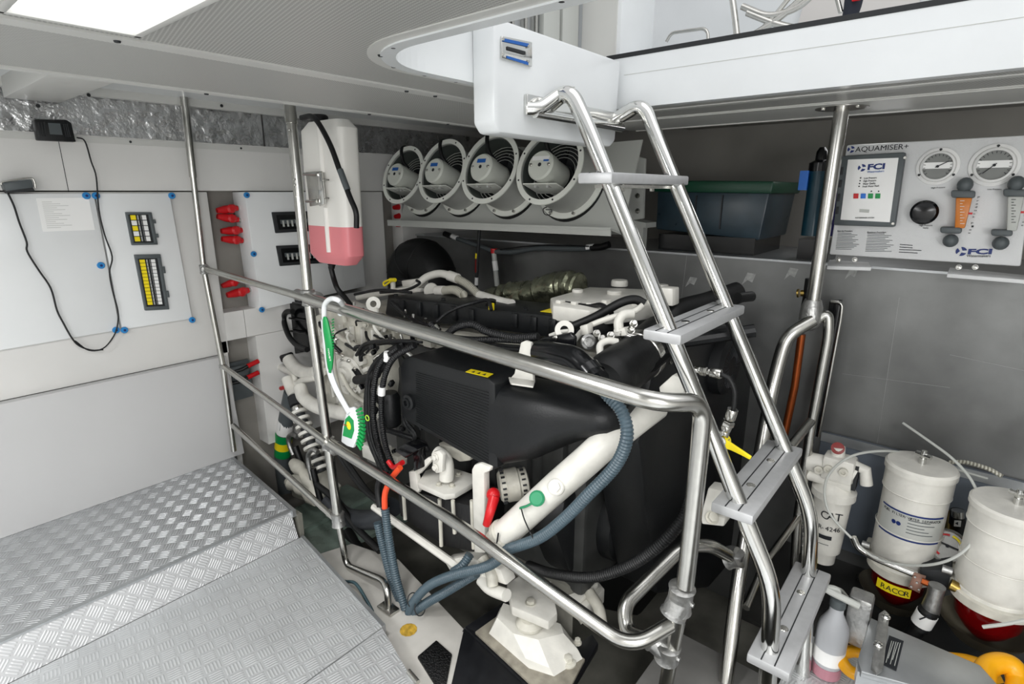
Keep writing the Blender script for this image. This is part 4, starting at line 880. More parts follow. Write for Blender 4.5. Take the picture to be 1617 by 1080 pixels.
MB().box(X(776, 484, 1.41), (.012, .02, .026), bev=.003).build('sensor_clip', 'yellow', vc, label='yellow clip')
for x, y in ((625, 468), (700, 474), (770, 483), (830, 489), (925, 503)): MB().hexbolt(X(x, y, 1.46) + Vector((0, 0, .0)), (0, 0, 1), .008, .008).build('cover_bolt', 'black', vc)
# intercooler
ic = pp('intercooler', [(631, 578), (636, 567), (647, 562), (700, 577), (770, 597), (781, 606), (786, 740), (776, 743), (640, 664), (633, 655)], 1.15, .20, 'black', .009)
for i in range(24):
    t = i / 23; a, c = X(657, 588 + 78 * t, 1.1485), X(771, 620 + 112 * t, 1.1485); MB().tube([a, c], .0016, 6).build('cooling_fin', 'black', ic)
MB().lathe([(.027, 0), (.027, .012), (.018, .016), (.018, .022), (.010, .022), (.010, .012)], X(648, 634, 1.15), (-1, 0, 0), 24).build('boss', 'black', ic)
zi = X(740, 589, 1.15).z + .0022
L_ = [Z(735, 587.5, zi), Z(770, 596, zi), Z(779, 590.5, zi), Z(744, 583, zi)]
lb = MB().prism(L_, (0, 0, .001)).build('warning_label', 'yellow', ic, 'yellow warning label')
for s in (.2, .45, .7): a = L_[0] + (L_[1] - L_[0]) * s + (L_[3] - L_[0]) * .25; MB().prism([a, a + (L_[1] - L_[0]) * .12, a + (L_[1] - L_[0]) * .06 + (L_[3] - L_[0]) * .5], (0, 0, .0016)).build('label_mark', 'ink', lb)
rings = []
for (xt, yt, xb, yb, uc, hd_, ex) in ((768, 598, 776, 742, 1.25, .10, .35), (800, 602, 806, 745, 1.25, .105, .5), (835, 608, 842, 742, 1.25, .11, .65), (870, 612, 880, 727, 1.26, .105, .8), (905, 618, 915, 712, 1.27, .095, .9), (938, 624, 942, 706, 1.28, .09, .9), (964, 632, 966, 700, 1.29, .085, .9), (986, 640, 984, 690, 1.30, .06, 1)):
    a, c = X(xt, yt, uc - hd_ * .3), X(xb, yb, uc - hd_ * .9); cen = Vector((uc, (a.y + c.y) / 2, (a.z + c.z) / 2)); h = abs(a.z - c.z) / 2; ring = []
    for k in range(28):
        th = k / 28 * 2 * math.pi; cs, sn = math.cos(th), math.sin(th)
        ring.append(cen + Vector((abs(cs) ** ex * (1 if cs > 0 else -1) * hd_, 0, abs(sn) ** ex * (1 if sn > 0 else -1) * h)))
    rings.append(ring)
MB().loft(rings).build('intake_duct', 'black', EN, smooth_angle=60)
# white lifting bracket that stands on the duct
pp('bracket_plate', [(822, 541), (829, 538), (838, 541), (842, 606), (806, 608), (803, 600), (812, 590)], 1.20, .012, 'eng', .003)
zp('bracket_foot', [(803, 598), (845, 604), (842, 613), (808, 608)], X(820, 603, 1.16).z, .006, 'eng', .002)
# glossy air elbow, plate, breather neck
pp('elbow_plate', [(846, 545), (854, 534), (900, 525), (908, 533), (905, 570), (850, 575), (845, 568)], 1.24, .014, 'gloss', .004)
pt('air_elbow', [(853, 556, 1.21), (880, 560, 1.18), (905, 566, 1.17), (925, 583, 1.16), (944, 603, 1.14)], .033, 'gloss', n=18)
MB().tube(XS([(927, 584, 1.158), (936, 595, 1.152)]), .037, 18).build('elbow_collar', 'gloss', EN)
for p in ((877, 533), (849, 560)): MB().hexbolt(X(*p, 1.238), (-1, 0, 0), .006, .005).build('bolt', 'steel', EN)
# lifting eyes
def eye(x, y, u, r, w=.012, m='eng'):
    c_ = X(x, y, u); b = MB(); b.lathe([(r * .45, -w / 2), (r, -w / 2), (r, w / 2), (r * .45, w / 2), (r * .45, -w / 2)], c_, (.72, .62, -.25), 24, cap=False); b.box(c_ - Vector((0, 0, r * 1.0)), (w, r * 1.7, r * 1.1), bev=.003); return b.build('lifting_eye', m, EN)
eye(891, 521, 1.27, .027); eye(590, 480, 1.36, .030); 
# turbo side sleeve with clamp
MB().tube(smooth(XS([(955, 603, 1.22), (968, 592, 1.26), (985, 580, 1.31), (1010, 562, 1.40), (1045, 532, 1.55)]), 6), .070, 30, rf=lambda t: 1 if t > .25 else .80 + .2 * math.sin(t / .25 * 1.57)).build('silicone_sleeve', 'rubber', EN)
a, c = X(1012, 560, 1.405), X(1022, 552, 1.44); MB().lathe([(.071, -.014), (.0735, -.012), (.0735, .012), (.071, .014)], a, c - a, 28).build('band_clamp', 'steel', EN)
MB().tube(XS([(985, 528, 1.36), (1010, 535, 1.38)]), .009).hexbolt(X(984, 527, 1.36), (0, 1, 0), .01, .01).build('clamp_screw', 'steel', EN)
pt('support_arm', [(975, 622, 1.2), (1000, 602, 1.28), (1060, 553, 1.45)], .016, 'gloss', fil=.01, n=8)
pt('air_pipe', [(1020, 560, 1.5), (1062, 498, 1.62), (1120, 478, 1.75), (1165, 462, 1.85)], .036, 'rubber', n=18)
pt('air_pipe_end', [(1165, 470, 1.72), (1187, 468, 1.78)], .016, 'rubber'); pt('strut_bar', [(1070, 540, 1.6), (1192, 522, 1.7)], .02, 'black', n=10)
# thin white coolant lines near the eye
pt('coolant_line', [(905, 540, 1.34), (925, 518, 1.36), (960, 503, 1.38), (1000, 492, 1.40), (1015, 482, 1.42)], .0085, 'eng')
pt('coolant_line', [(948, 562, 1.26), (948, 545, 1.28), (960, 538, 1.3), (975, 540, 1.32)], .010, 'eng')
pt('coolant_line', [(868, 530, 1.33), (885, 524, 1.34), (900, 522, 1.35)], .006, 'eng')
pt('coolant_elbow', [(978, 525, 1.36), (977, 508, 1.37), (985, 497, 1.38), (1000, 495, 1.4)], .014, 'eng')
pp('elbow_foot', [(968, 520), (986, 518), (990, 530), (970, 532)], 1.35, .03, 'eng', .003)
pp('sensor_block', [(915, 515), (927, 512), (929, 528), (917, 530)], 1.33, .03, 'eng', .003)
MB().lathe([(.022, 0), (.022, .012), (.015, .016), (.012, .008)], X(928, 540, 1.31), (-.6, -.7, .3), 20).build('filler_neck', 'cast', EN, label='dull metal round fitting')
for p in ((942, 527), (950, 535), (1000, 512), (996, 522), (964, 530)): MB().hexbolt(X(*p, 1.33), (-.5, -.5, .5), .008, .012).build('bolt', 'steel', EN)
# expansion header tank, white, behind valve cover
hz = 1.052
zp('header_tank', [(869, 470), (930, 453), (1036, 457), (1062, 461), (1060, 476), (985, 486), (930, 490), (873, 482)], hz, -.05, 'eng', .006)
for x, y, r, h in ((978, 451, .032, .022), (1046, 455, .022, .014), (970, 464, .026, .012), (912, 461, .02, .01)):
    c_ = Z(x, y, hz); MB().lathe([(r, 0), (r, h * .7), (r * .9, h)], c_, (0, 0, 1), 24).build('tank_cap', 'eng', EN)
pp('tank_end', [(1038, 454), (1062, 456), (1062, 484), (1040, 480)], 1.58, .05, 'eng', .004)
for i in range(7): MB().box(Z(885 + i * 24, 476 + (i % 3) * 2, hz + .004), (.03, .02, .012), bev=.003).build('casting_pad', 'eng', EN)
# foil wrapped exhaust
random.seed(3)
for pts_, r_ in ((((772, 474), (800, 466), (835, 462)), .048), (((815, 478), (850, 462), (890, 452), (915, 456)), .056)):
    P_ = smooth(XS(pts_, 1.72), 8); MB().tube(P_, r_, 24, rf=lambda t: 1 + random.uniform(-.10, .10)).build('exhaust_wrap', 'wrap', EN, label='crinkled foil heat wrap')
# coolant hoses at the left rear
pt('coolant_hose', [(645, 462, 1.6), (662, 447, 1.62), (675, 437, 1.64), (695, 432, 1.66), (716, 437, 1.66)], .017, 'eng', n=16); pt('hose_cuff', [(709, 435, 1.66), (723, 440, 1.66)], .022, 'eng', n=16)
pt('braided_hose', [(722, 440, 1.66), (738, 449, 1.64), (752, 462, 1.62), (762, 470, 1.60)], .017, 'braid', n=16); pt('hose_cuff', [(757, 466, 1.60), (790, 476, 1.56), (808, 480, 1.54)], .018, 'eng')
pt('braided_hose', [(700, 459, 1.58), (718, 458, 1.57), (732, 466, 1.55)], .018, 'braid', n=16); pt('hose_cuff', [(690, 459, 1.58), (702, 459, 1.58)], .021, 'eng')
MB().lathe([(.03, -.01), (.034, 0), (.03, .01)], X(681, 459, 1.58), (-.3, -.9, 0), 24).build('pulley', 'eng', EN)
pt('coolant_rail', [(565, 470, 1.6), (610, 462, 1.6), (640, 458, 1.6), (668, 460, 1.6)], .014, 'eng', n=14); pp('thermostat_housing', [(633, 443), (660, 440), (662, 456), (636, 458)], 1.62, .06, 'eng', .006)
MB().lathe([(.012, 0), (.012, .04)], X(621, 456, 1.6), (0, 0, 1), 12).build('filler_stub', 'eng', EN); MB().tube(smooth(XS([(616, 441), (606, 446), (607, 451), (612, 448), (622, 440)], 1.58), 6), .0045, 8).tube(XS([(616, 442), (624, 442)], 1.58), .009).build('dipstick_ring', 'yellow', EN, label='yellow dipstick handle')
# diagonal white outlet pipe
pt('outlet_pipe', [(1035, 640, 1.42), (1005, 662, 1.34), (960, 697, 1.24), (922, 731, 1.19), (876, 771, 1.15), (820, 822, 1.13), (793, 846, 1.12)], .042, 'eng', n=24); MB().lathe([(.043, -.02), (.048, -.016), (.048, .0), (.043, .004)], X(797, 842, 1.12), X(880, 768, 1.15) - X(793, 846, 1.12), 24).lathe([(.038, -.05), (.038, -.02)], X(797, 842, 1.12), X(880, 768, 1.15) - X(793, 846, 1.12), 24).build('pipe_joint', 'eng2', EN)
for x, y, r in ((878, 769, .018),): c_ = X(x, y, 1.115); MB().lathe([(r * 1.3, -.01), (r * 1.3, .004), (r * 1.1, .008)], c_, (-.8, -.3, .5), 24).build('plug_boss', 'eng', EN); MB().lathe([(r * .8, 0), (r * .8, .016)], c_, (-.8, -.3, .5), 6).build('hex_plug', 'eng', EN)
c_ = X(849, 787, 1.10); gc = MB().lathe([(.014, -.012), (.014, .0), (.022, .002), (.022, .01), (.017, .014)], c_, (-.8, -.3, .5), 18); gc.tube(smooth(XS([(844, 792), (832, 799), (822, 802)], 1.09), 5), .006, 10, flat=.6); gc.build('green_cap', 'cast_green', EN, 'green drain cap with tail')
pt('cap_strap', [(823, 803, 1.085), (828, 820, 1.08), (836, 838, 1.08), (842, 850, 1.08)], .002, 'wire')
pt('cable_tie', [(787, 842, 1.075), (784, 868, 1.075), (792, 878, 1.08)], .0025, 'gasket')
# white strap, heat exchanger
pp('strap', [(744, 742), (748, 734), (758, 731), (776, 738), (772, 745), (764, 748), (766, 874), (748, 874)], 1.14, .03, 'eng', .007)
zp('exchanger_top', [(660, 771), (672, 751), (700, 742), (748, 757), (748, 771), (719, 788), (702, 790)], X(702, 790, 1.14).z, .022, 'eng', .004)
pp('exchanger_core', [(628, 770), (748, 800), (748, 872), (700, 862), (632, 815)], 1.17, .16, 'mesh', .004)
for (x, y0, y1) in ((694, 788, 862), (715, 790, 842), (637, 778, 820), (745, 790, 866)): pt('tie_rod', [(x, y0, 1.155), (x + 3, y1, 1.155)], .007, 'eng2', n=10)
MB().tube(smooth(XS([(705, 756), (705, 735), (700, 722), (690, 715)], 1.2), 5), .026, 18).build('exchanger_neck', 'eng', EN); pp('neck_flange', [(683, 714), (692, 711), (699, 718), (698, 746), (688, 748), (682, 738)], 1.16, .02, 'eng', .005)
for p in ((688, 722), (688, 738)): MB().hexbolt(X(*p, 1.158), (-1, 0, 0), .010, .008).build('bolt', 'eng', EN)
for p in ((693, 766), (714, 768), (724, 750)): MB().hexbolt(Z(*p, X(702, 790, 1.14).z + .022), (0, 0, 1), .008, .008).build('bolt', 'eng2', EN)
pp('rear_mount', [(690, 700), (745, 712), (742, 728), (725, 730), (700, 715)], 1.26, .08, 'eng2', .008)
pp('side_bracket', [(645, 745), (655, 744), (662, 775), (658, 780), (648, 775)], 1.15, .02, 'eng', .003); pp('side_bracket', [(652, 740), (676, 722), (682, 726), (660, 750)], 1.16, .02, 'eng', .003)
pt('lower_rail', [(590, 800, 1.15), (650, 843, 1.14), (716, 890, 1.13), (732, 905, 1.13)], .014, 'eng', fil=.01, n=8); pp('pan_flange', [(700, 885), (738, 878), (790, 900), (800, 925), (770, 915), (740, 908), (712, 905)], 1.14, .05, 'eng', .006)
pt('drain_elbow', [(760, 915, 1.14), (775, 930, 1.13), (800, 940, 1.12)], .020, 'eng')
pt('drain_elbow', [(762, 880, 1.14), (775, 905, 1.13), (778, 925, 1.12)], .018, 'eng2')
# alternator
c_ = X(808, 765, 1.27); ax_ = Vector((.75, -.62, .1))
al = MB().lathe([(.02, -.045), (.045, -.042), (.052, -.035), (.052, -.02), (.055, -.018), (.055, .02), (.050, .024), (.050, .05), (.03, .056)], c_, ax_, 36).build('alternator', 'eng2', EN)
x_, y_, a_ = basis(ax_)
for row, (r_, h_) in enumerate(((.0525, -.030), (.0505, .036))):
    for k in range(18): th = k / 18 * 2 * math.pi; MB().box(c_ + a_ * h_ + (x_ * math.cos(th) + y_ * math.sin(th)) * r_, (.012, .005, .010), rot=Matrix((a_, y_ * math.cos(th) - x_ * math.sin(th), x_ * math.cos(th) + y_ * math.sin(th))).transposed()).build('vent_slot', 'gasket', al)
pt('red_boot', [(768, 829, 1.10), (774, 808, 1.11), (780, 786, 1.14)], .016, 'red', n=14, sm=5, rf=lambda t: .75 + .35 * t); MB().sphere(X(779, 781, 1.15), .022, n=16).build('red_boot', 'red', EN)
# belt guard and perforated discs at the near end
VG = .64
go = [(1034, 575), (1062, 530), (1115, 508), (1160, 515), (1188, 560), (1192, 700), (1180, 860), (1120, 930), (1040, 940), (1020, 800), (1010, 700)]
MB().prism([Y(x, y, VG) for x, y in go], (0, .16, 0), bev=.02).build('belt_guard', 'black', EN)
go = [(1005, 660), (1085, 640), (1100, 900), (1060, 985), (960, 965), (900, 905), (878, 845), (893, 792), (955, 722)]
MB().prism([Y(x, y, .90) for x, y in go], (0, .12, 0), bev=.02).build('belt_guard', 'black', EN)
def disc(x, y, r, v, dep=.05):
    c_ = Y(x, y, v); D_ = MB().lathe([(r * .2, -dep * .9), (r * .82, -dep * .9), (r * .97, -dep * .6), (r, 0), (r, dep)], c_, (0, 1, 0), 48).build('pulley_cover', 'black', EN)
    b = MB()
    for k in range(28):
        th = k / 28 * 2 * math.pi; d_ = Vector((math.cos(th), 0, math.sin(th))); p0 = c_ + d_ * r * .32 + Vector((0, -dep * .91, 0)); p1_ = c_ + d_ * r * .72 + Vector((0, -dep * .91, 0)); b.tube([p0, p1_], r * .018, 5)
    b.build('vent_pattern', 'gasket', D_)
disc(978, 812, .165, .86, .08); disc(1072, 800, .15, .86, .05); disc(1140, 575, .11, VG - .01, .04)
for p in ((1134, 555), (1060, 570)): MB().hexbolt(Y(*p, VG - .003), (0, -1, 0), .007, .005).build('bolt', 'steel', EN)
pp('front_bracket', [(1040, 612), (1062, 592), (1085, 600), (1075, 640), (1048, 648)], 1.30, .03, 'eng', .004)
pp('front_foot', [(1118, 770), (1140, 775), (1142, 800), (1128, 815), (1145, 818), (1143, 832), (1108, 828), (1106, 815)], 1.42, .05, 'eng', .005)
MB().hexbolt(X(1124, 818, 1.41), (-.5, -.5, .7), .014, .012).build('bolt', 'eng2', EN)
# gearbox end
gb = pp('gearbox_housing', [(492, 500), (520, 488), (560, 498), (602, 528), (614, 590), (608, 650), (560, 668), (512, 655), (494, 600)], 1.36, .34, 'eng2', .02)
random.seed(11)
for i in range(46):
    x, y = random.uniform(500, 605), random.uniform(502, 655); u = 1.35 - random.uniform(0, .03)
    if random.random() < .45: MB().hexbolt(X(x, y, u), (-1, random.uniform(-.4, .4), random.uniform(-.2, .6)), random.uniform(.006, .012), .012).build('bolt', 'eng2', gb)
    elif random.random() < .6: MB().box(X(x, y, u + .01), (.03, random.uniform(.02, .05), random.uniform(.015, .05)), rot=Matrix.Rotation(random.uniform(-.6, .6), 3, 'X'), bev=.005).build('casting_boss', random.choice(['eng', 'eng2']), gb)
    else: a = X(x, y, u); MB().tube([a, a + Vector((-.01, random.uniform(-.05, .05), random.uniform(-.05, .05)))], random.uniform(.006, .012), 10).build('casting_rib', random.choice(['eng', 'eng2']), gb)
gcv = X(552, 592, 1.335); MB().lathe([(.085, 0), (.085, .016), (.07, .018), (.066, .03), (.045, .034), (.04, .05), (.02, .052)], gcv, (-1, -.2, .1), 32).build('gearbox_cover', 'eng', gb)
for k in range(10): MB().hexbolt(gcv + Vector((-.015, .077 * math.cos(k * .628), .077 * math.sin(k * .628))), (-1, -.2, .1), .006, .006).build('bolt', 'steel', gb)
for k in range(6): MB().box(X(505 + k * 17, 518 + k * 3, 1.345), (.02, .012, .07), bev=.003).build('casting_rib', 'eng', gb)
for (x, y, w_, h_) in ((515, 555, .05, .04), (590, 545, .06, .03), (535, 645, .07, .03), (590, 625, .05, .05)): MB().box(X(x, y, 1.352), (.012, w_, h_), bev=.003).build('recess_shade', 'gasket', gb)  # dark plates stand in for shade in the casting recesses
pt('gear_pipe', [(510, 500, 1.3), (535, 530, 1.29), (560, 545, 1.28), (590, 560, 1.27)], .012, 'eng2'); pt('gear_pipe', [(600, 505, 1.33), (560, 500, 1.33), (530, 480, 1.35)], .010, 'eng')
pp('gear_plate', [(500, 480), (545, 476), (600, 500), (598, 520), (560, 505), (505, 500)], 1.38, .05, 'eng', .006)
pt('gear_pipe', [(524, 545, 1.27), (531, 600, 1.26), (545, 640, 1.25), (556, 660, 1.24)], .010, 'eng2'); pt('gear_pipe', [(538, 590, 1.27), (556, 620, 1.26), (585, 640, 1.25)], .009, 'eng2')
# black shroud at the far end
pp('shroud_plate', [(427, 495), (431, 472), (440, 465), (487, 474), (490, 554), (452, 562), (435, 540)], 1.46, .03, 'gloss', .006)
pt('shroud_rim', [(442, 560, 1.44), (433, 530, 1.44), (428, 495, 1.44), (436, 472, 1.44), (445, 469, 1.44)], .010, 'rubber')
for y in (475, 500, 520): pt('shroud_rib', [(440, y, 1.45), (484, y + 6, 1.45)], .006, 'gloss')
pt('shroud_hose', [(462, 492, 1.42), (452, 493, 1.42), (448, 505, 1.42), (456, 530, 1.40), (470, 546, 1.38), (485, 552, 1.37)], .014, 'rubber')
MB().lathe([(.030, 0), (.034, .006), (.034, .03), (.028, .036)], X(455, 569, 1.36), (-.1, .3, 1), 24).build('filler_cap', 'rubber', EN)
pt('filler_neck_pipe', [(455, 566, 1.36), (468, 582, 1.34), (490, 590, 1.32), (505, 585, 1.3)], .032, 'eng', n=16)
pt('white_pipe', [(437, 568, 1.40), (440, 578, 1.38), (462, 590, 1.34), (468, 605, 1.32), (480, 600, 1.30), (498, 596, 1.29)], .017, 'eng')
pt('thermo_stub', [(453, 598, 1.30), (460, 615, 1.29), (465, 625, 1.28)], .027, 'eng', n=16); MB().cyl(X(444, 613, 1.29), X(452, 611, 1.28), .011).build('red_plug', 'red', EN, 'red plug')
pt('stub_cuff', [(464, 626, 1.28), (468, 640, 1.27)], .031, 'gasket', n=16)
pt('raw_water_pipe', [(474, 612, 1.26), (480, 628, 1.24), (500, 642, 1.22), (530, 650, 1.21), (560, 655, 1.2)], .030, 'eng', n=18)
P_ = XS([(470, 645, 1.27), (488, 690, 1.26), (508, 745, 1.25)]); b = MB()
MB().tube(P_, .024, 16).build('bellows_core', 'gasket', EN)
for i in range(9): q = P_[0] + (P_[2] - P_[0]) * (.06 + i * .11); MB().lathe([(.026, -.009), (.041, -.007), (.041, .007), (.026, .009)], q, P_[2] - P_[0], 20).build('bellows_ring', 'eng', EN)
MB().lathe([(.026, -.012), (.028, 0), (.026, .012)], P_[0], P_[2] - P_[0], 20).build('hose_clamp', 'steel', EN)
for pts_, m_ in ((((462, 730), (478, 745), (492, 765), (505, 790)), 'eng2'), (((455, 760), (475, 772), (500, 792)), 'eng2')): pt('foot_casting', [(x, y, 1.22) for x, y in pts_], .028, m_, n=12, sm=3, rf=lambda t: .8 + .5 * math.sin(t * 9) ** 2)
pp('foot_casting', [(455, 752), (480, 745), (512, 780), (505, 800), (460, 785)], 1.22, .10, 'eng2', .012)
pt('steel_bend', [(493, 757, 1.18), (488, 735, 1.18), (487, 718, 1.18), (494, 710, 1.18), (502, 714, 1.18)], .011, 'cast'); pt('lower_hose', [(494, 740, 1.18), (500, 765, 1.18), (508, 800, 1.18)], .014, 'rubber')
# harness and loose wiring
random.seed(21)
def bundle(guide, n, spread, rr, m='wire', name='harness_wire', u0=0):
    for i in range(n):
        dx, dy, du = random.uniform(-spread, spread), random.uniform(-spread, spread), random.uniform(-.02, .02)
        pt(name, [(x + dx + random.uniform(-2, 2), y + dy * .4 + random.uniform(-2, 2), u + du) for x, y, u in guide], random.uniform(*rr), m, n=8, sm=5)
bundle([(640, 545, 1.22), (612, 560, 1.19), (590, 590, 1.17), (582, 630, 1.16), (588, 690, 1.15), (604, 735, 1.15), (618, 762, 1.15)], 7, 7, (.004, .008))
for g_, wb in (([(630, 548, 1.15), (600, 575, 1.13), (590, 620, 1.12), (591, 670, 1.12), (602, 720, 1.12), (612, 745, 1.12)], (613, 563, 1.14)), ([(655, 545, 1.15), (622, 565, 1.13), (606, 600, 1.12), (602, 650, 1.12), (608, 700, 1.12), (620, 735, 1.12)], (604, 617, 1.12))):
    pt('split_conduit', g_, .011, 'wire', corr=1)
    c_ = X(*wb); MB().tube([c_ + Vector((-.001, 0, .016)), c_ + Vector((-.001, .006, -.016))], .0135, 12).build('white_marker', 'paper', EN, 'white cable marker')
bundle([(600, 500, 1.34), (640, 512, 1.33), (690, 528, 1.32), (740, 540, 1.31), (800, 548, 1.30), (850, 552, 1.28)], 7, 6, (.004, .008))
pt('harness_trunk', [(680, 512, 1.30), (700, 530, 1.29), (720, 517, 1.28), (745, 512, 1.28), (770, 524, 1.28), (810, 533, 1.28), (850, 532, 1.28)], .013, 'wire', corr=1)
pt('harness_trunk', [(700, 530, 1.28), (740, 536, 1.28), (790, 536, 1.28), (830, 538, 1.28)], .011, 'wire', corr=1)
pt('harness_branch', [(690, 508, 1.33), (705, 495, 1.35), (725, 485, 1.37), (748, 478, 1.40), (770, 474, 1.40), (776, 490, 1.38)], .007, 'wire', corr=1)
pt('harness_branch', [(600, 462, 1.45), (640, 458, 1.5), (662, 448, 1.52), (658, 443, 1.55)], .006, 'wire'); pt('harness_branch', [(560, 465, 1.4), (600, 458, 1.42), (650, 462, 1.45)], .006, 'wire')
pt('harness_branch', [(875, 477, 1.5), (900, 480, 1.49), (930, 484, 1.48), (950, 482, 1.46), (966, 495, 1.44)], .008, 'wire'); pt('vent_hose', [(905, 515, 1.38), (940, 500, 1.40), (980, 478, 1.42), (1003, 473, 1.44), (1018, 480, 1.45)], .013, 'rubber')
bundle([(570, 560, 1.26), (585, 545, 1.24), (620, 540, 1.22), (660, 540, 1.24)], 6, 8, (.003, .007)); bundle([(618, 480, 1.40), (640, 500, 1.38), (670, 515, 1.36), (690, 520, 1.33)], 5, 8, (.003, .006))
bundle([(560, 585, 1.22), (575, 600, 1.20), (590, 595, 1.18), (605, 575, 1.18)], 4, 4, (.004, .01)); pt('connector_hose', [(563, 600, 1.2), (578, 598, 1.18), (595, 590, 1.17)], .018, 'rubber', n=14)
bundle([(610, 680, 1.18), (640, 690, 1.2), (660, 700, 1.22), (672, 712, 1.22)], 5, 6, (.004, .009)); bundle([(530, 700, 1.16), (555, 740, 1.16), (580, 775, 1.16), (612, 800, 1.15)], 4, 6, (.007, .013), 'rubber', 'lower_hose')
bundle([(640, 640, 1.20), (640, 665, 1.2), (655, 690, 1.2), (640, 715, 1.2)], 4, 7, (.003, .006))
for i in range(16):
    x, y = random.choice([(random.uniform(600, 690), random.uniform(495, 535)), (random.uniform(600, 665), random.uniform(672, 715)), (random.uniform(560, 620), random.uniform(540, 640)), (random.uniform(505, 560), random.uniform(690, 720))])
    MB().box(X(x, y, 1.19 if y > 535 else 1.32), (.016, random.uniform(.015, .03), random.uniform(.012, .02)), rot=Matrix.Rotation(random.uniform(-1, 1), 3, 'X'), bev=.003).build('connector', 'gloss', EN)
pp('relay_block', [(622, 712), (640, 700), (660, 710), (640, 724)], 1.12, .05, 'gloss', .004); pp('fuse_holder', [(652, 715), (662, 710), (664, 740), (653, 745)], 1.14, .03, 'gloss', .004)
pt('red_cable', [(613, 728, 1.11), (622, 738, 1.11), (636, 730, 1.11)], .009, 'red'); pt('red_cable', [(634, 732, 1.10), (622, 748, 1.09), (614, 765, 1.08)], .008, 'red')
pp('side_tray', [(570, 700), (600, 712), (600, 735), (572, 722)], 1.17, .06, 'eng', .005); pp('side_tray', [(605, 712), (628, 722), (628, 740), (606, 732)], 1.22, .05, 'eng2', .005)
for i in range(22):
    x, y = random.uniform(508, 640), random.uniform(500, 560); u = 1.31 - random.uniform(0, .04)
    a = X(x, y, u); d_ = Vector((random.uniform(-.02, .02), random.uniform(-.06, .06), random.uniform(-.04, .04)))
    MB().tube(smooth([a, a + d_ + Vector((-.015, 0, .01)), a + d_ * 1.8], 4), random.uniform(.004, .009), 8).build(random.choice(['fuel_line', 'harness_wire']), random.choice(['eng', 'wire', 'wire', 'steel']), EN)
for i in range(16):
    x, y = random.uniform(560, 600), random.uniform(560, 650); MB().box(X(x, y, 1.25), (.02, random.uniform(.02, .04), random.uniform(.015, .04)), rot=Matrix.Rotation(random.uniform(-1, 1), 3, 'X'), bev=.004).build('casting_boss', random.choice(['eng', 'eng2', 'gasket']), EN)
for i in range(10):
    x, y = random.uniform(600, 700), random.uniform(512, 545); MB().cyl(X(x, y, 1.30), X(x + random.uniform(-6, 6), y - random.uniform(6, 14), 1.30), random.uniform(.005, .010), n=10).build('injector_plug', random.choice(['gloss', 'steel', 'gloss', 'eng']), EN)
# black fluid-filter like canister between intercooler and gearbox
MB().lathe([(.03, 0), (.04, .01), (.04, .12), (.03, .14)], X(618, 672, 1.26), (0, 0, 1), 24).build('oil_filter', 'black', EN)
for i, (x, y) in enumerate(((560, 480), (575, 488), (640, 492), (652, 500), (672, 505))): MB().lathe([(.006, 0), (.006, .035)], X(x, y + 10, 1.38), (random.uniform(-.3, .3), random.uniform(-.5, .5), 1), 8).build('stud', 'steel', EN)

# ---------------------------------------------------------------- loose hoses around the engine
def hose(name, pts, r, m, label, cat='hose', corr=1, pitch=.0085):
    P_ = smooth(XS(pts), 8); b = MB(); b.corr(P_, r, pitch) if corr else b.tube(P_, r, 16)
    o = b.build(name, m); return tag(o, label, cat)
hose('corrugated_hose', [(942, 600, 1.14), (958, 622, 1.12), (982, 650, 1.11), (990, 690, 1.10), (972, 735, 1.10), (930, 780, 1.09), (890, 820, 1.09), (850, 850, 1.09), (800, 868, 1.09)], .0165, 'corr', 'blue grey corrugated hose curving from the black elbow down along the white pipe')
hose('corrugated_hose', [(800, 874, 1.10), (767, 895, 1.09), (716, 908, 1.07), (677, 925, 1.06), (652, 952, 1.05), (645, 972, 1.05)], .0165, 'corr', 'blue grey corrugated hose passing under the lower bar to the cable tied bend, upper one')
hose('corrugated_hose', [(752, 905, 1.12), (705, 934, 1.09), (672, 953, 1.07), (650, 970, 1.06), (652, 990, 1.07), (690, 985, 1.10)], .0165, 'corr', 'blue grey corrugated hose ending at the cable tied bend, lower one')
hose('corrugated_hose', [(608, 803, 1.055), (614, 850, 1.05), (625, 910, 1.045), (640, 962, 1.045)], .0155, 'corr', 'blue grey corrugated conduit hanging straight down with an orange cable in its mouth')
hose('corrugated_hose', [(596, 825, 1.075), (604, 860, 1.075), (618, 915, 1.07), (638, 965, 1.07)], .0155, 'corr', 'blue grey corrugated conduit hanging behind the one with the orange cable')
hose('corrugated_hose', [(742, 876, 1.12), (730, 893, 1.10), (716, 903, 1.09)], .015, 'corr', 'short blue grey corrugated branch under the white strap')
hose('orange_cable', [(632, 738, 1.08), (618, 756, 1.07), (608, 780, 1.06), (608, 812, 1.055)], .0105, 'orange', 'orange cable dropping into the mouth of a corrugated conduit', 'cable', 0)
hose('black_hose', [(835, 893, 1.22), (870, 905, 1.19), (930, 912, 1.18), (990, 895, 1.20), (1040, 862, 1.22), (1078, 820, 1.26), (1090, 790, 1.3)], .016, 'rubber', 'dark ribbed hose sweeping right in front of the round belt guards', 'hose', 1, .007)
hose('black_hose', [(600, 800, 1.09), (597, 770, 1.10), (604, 745, 1.11)], .012, 'rubber', 'short black hose with steel ferrule above the hanging conduits', 'hose', 0)
hose('thick_hose', [(520, 790, 1.20), (545, 815, 1.19), (590, 820, 1.18), (620, 800, 1.20)], .040, mat('dark_grey_hose', '33363a', .45, noise=.2), 'fat dark grey hose lying low behind the second pole', 'hose', 0)
hose('thick_hose', [(548, 840, 1.24), (580, 890, 1.20), (620, 940, 1.16), (660, 1000, 1.12)], .026, 'rubber', 'black hose slanting down under the fat grey hose into the bilge', 'hose', 0)
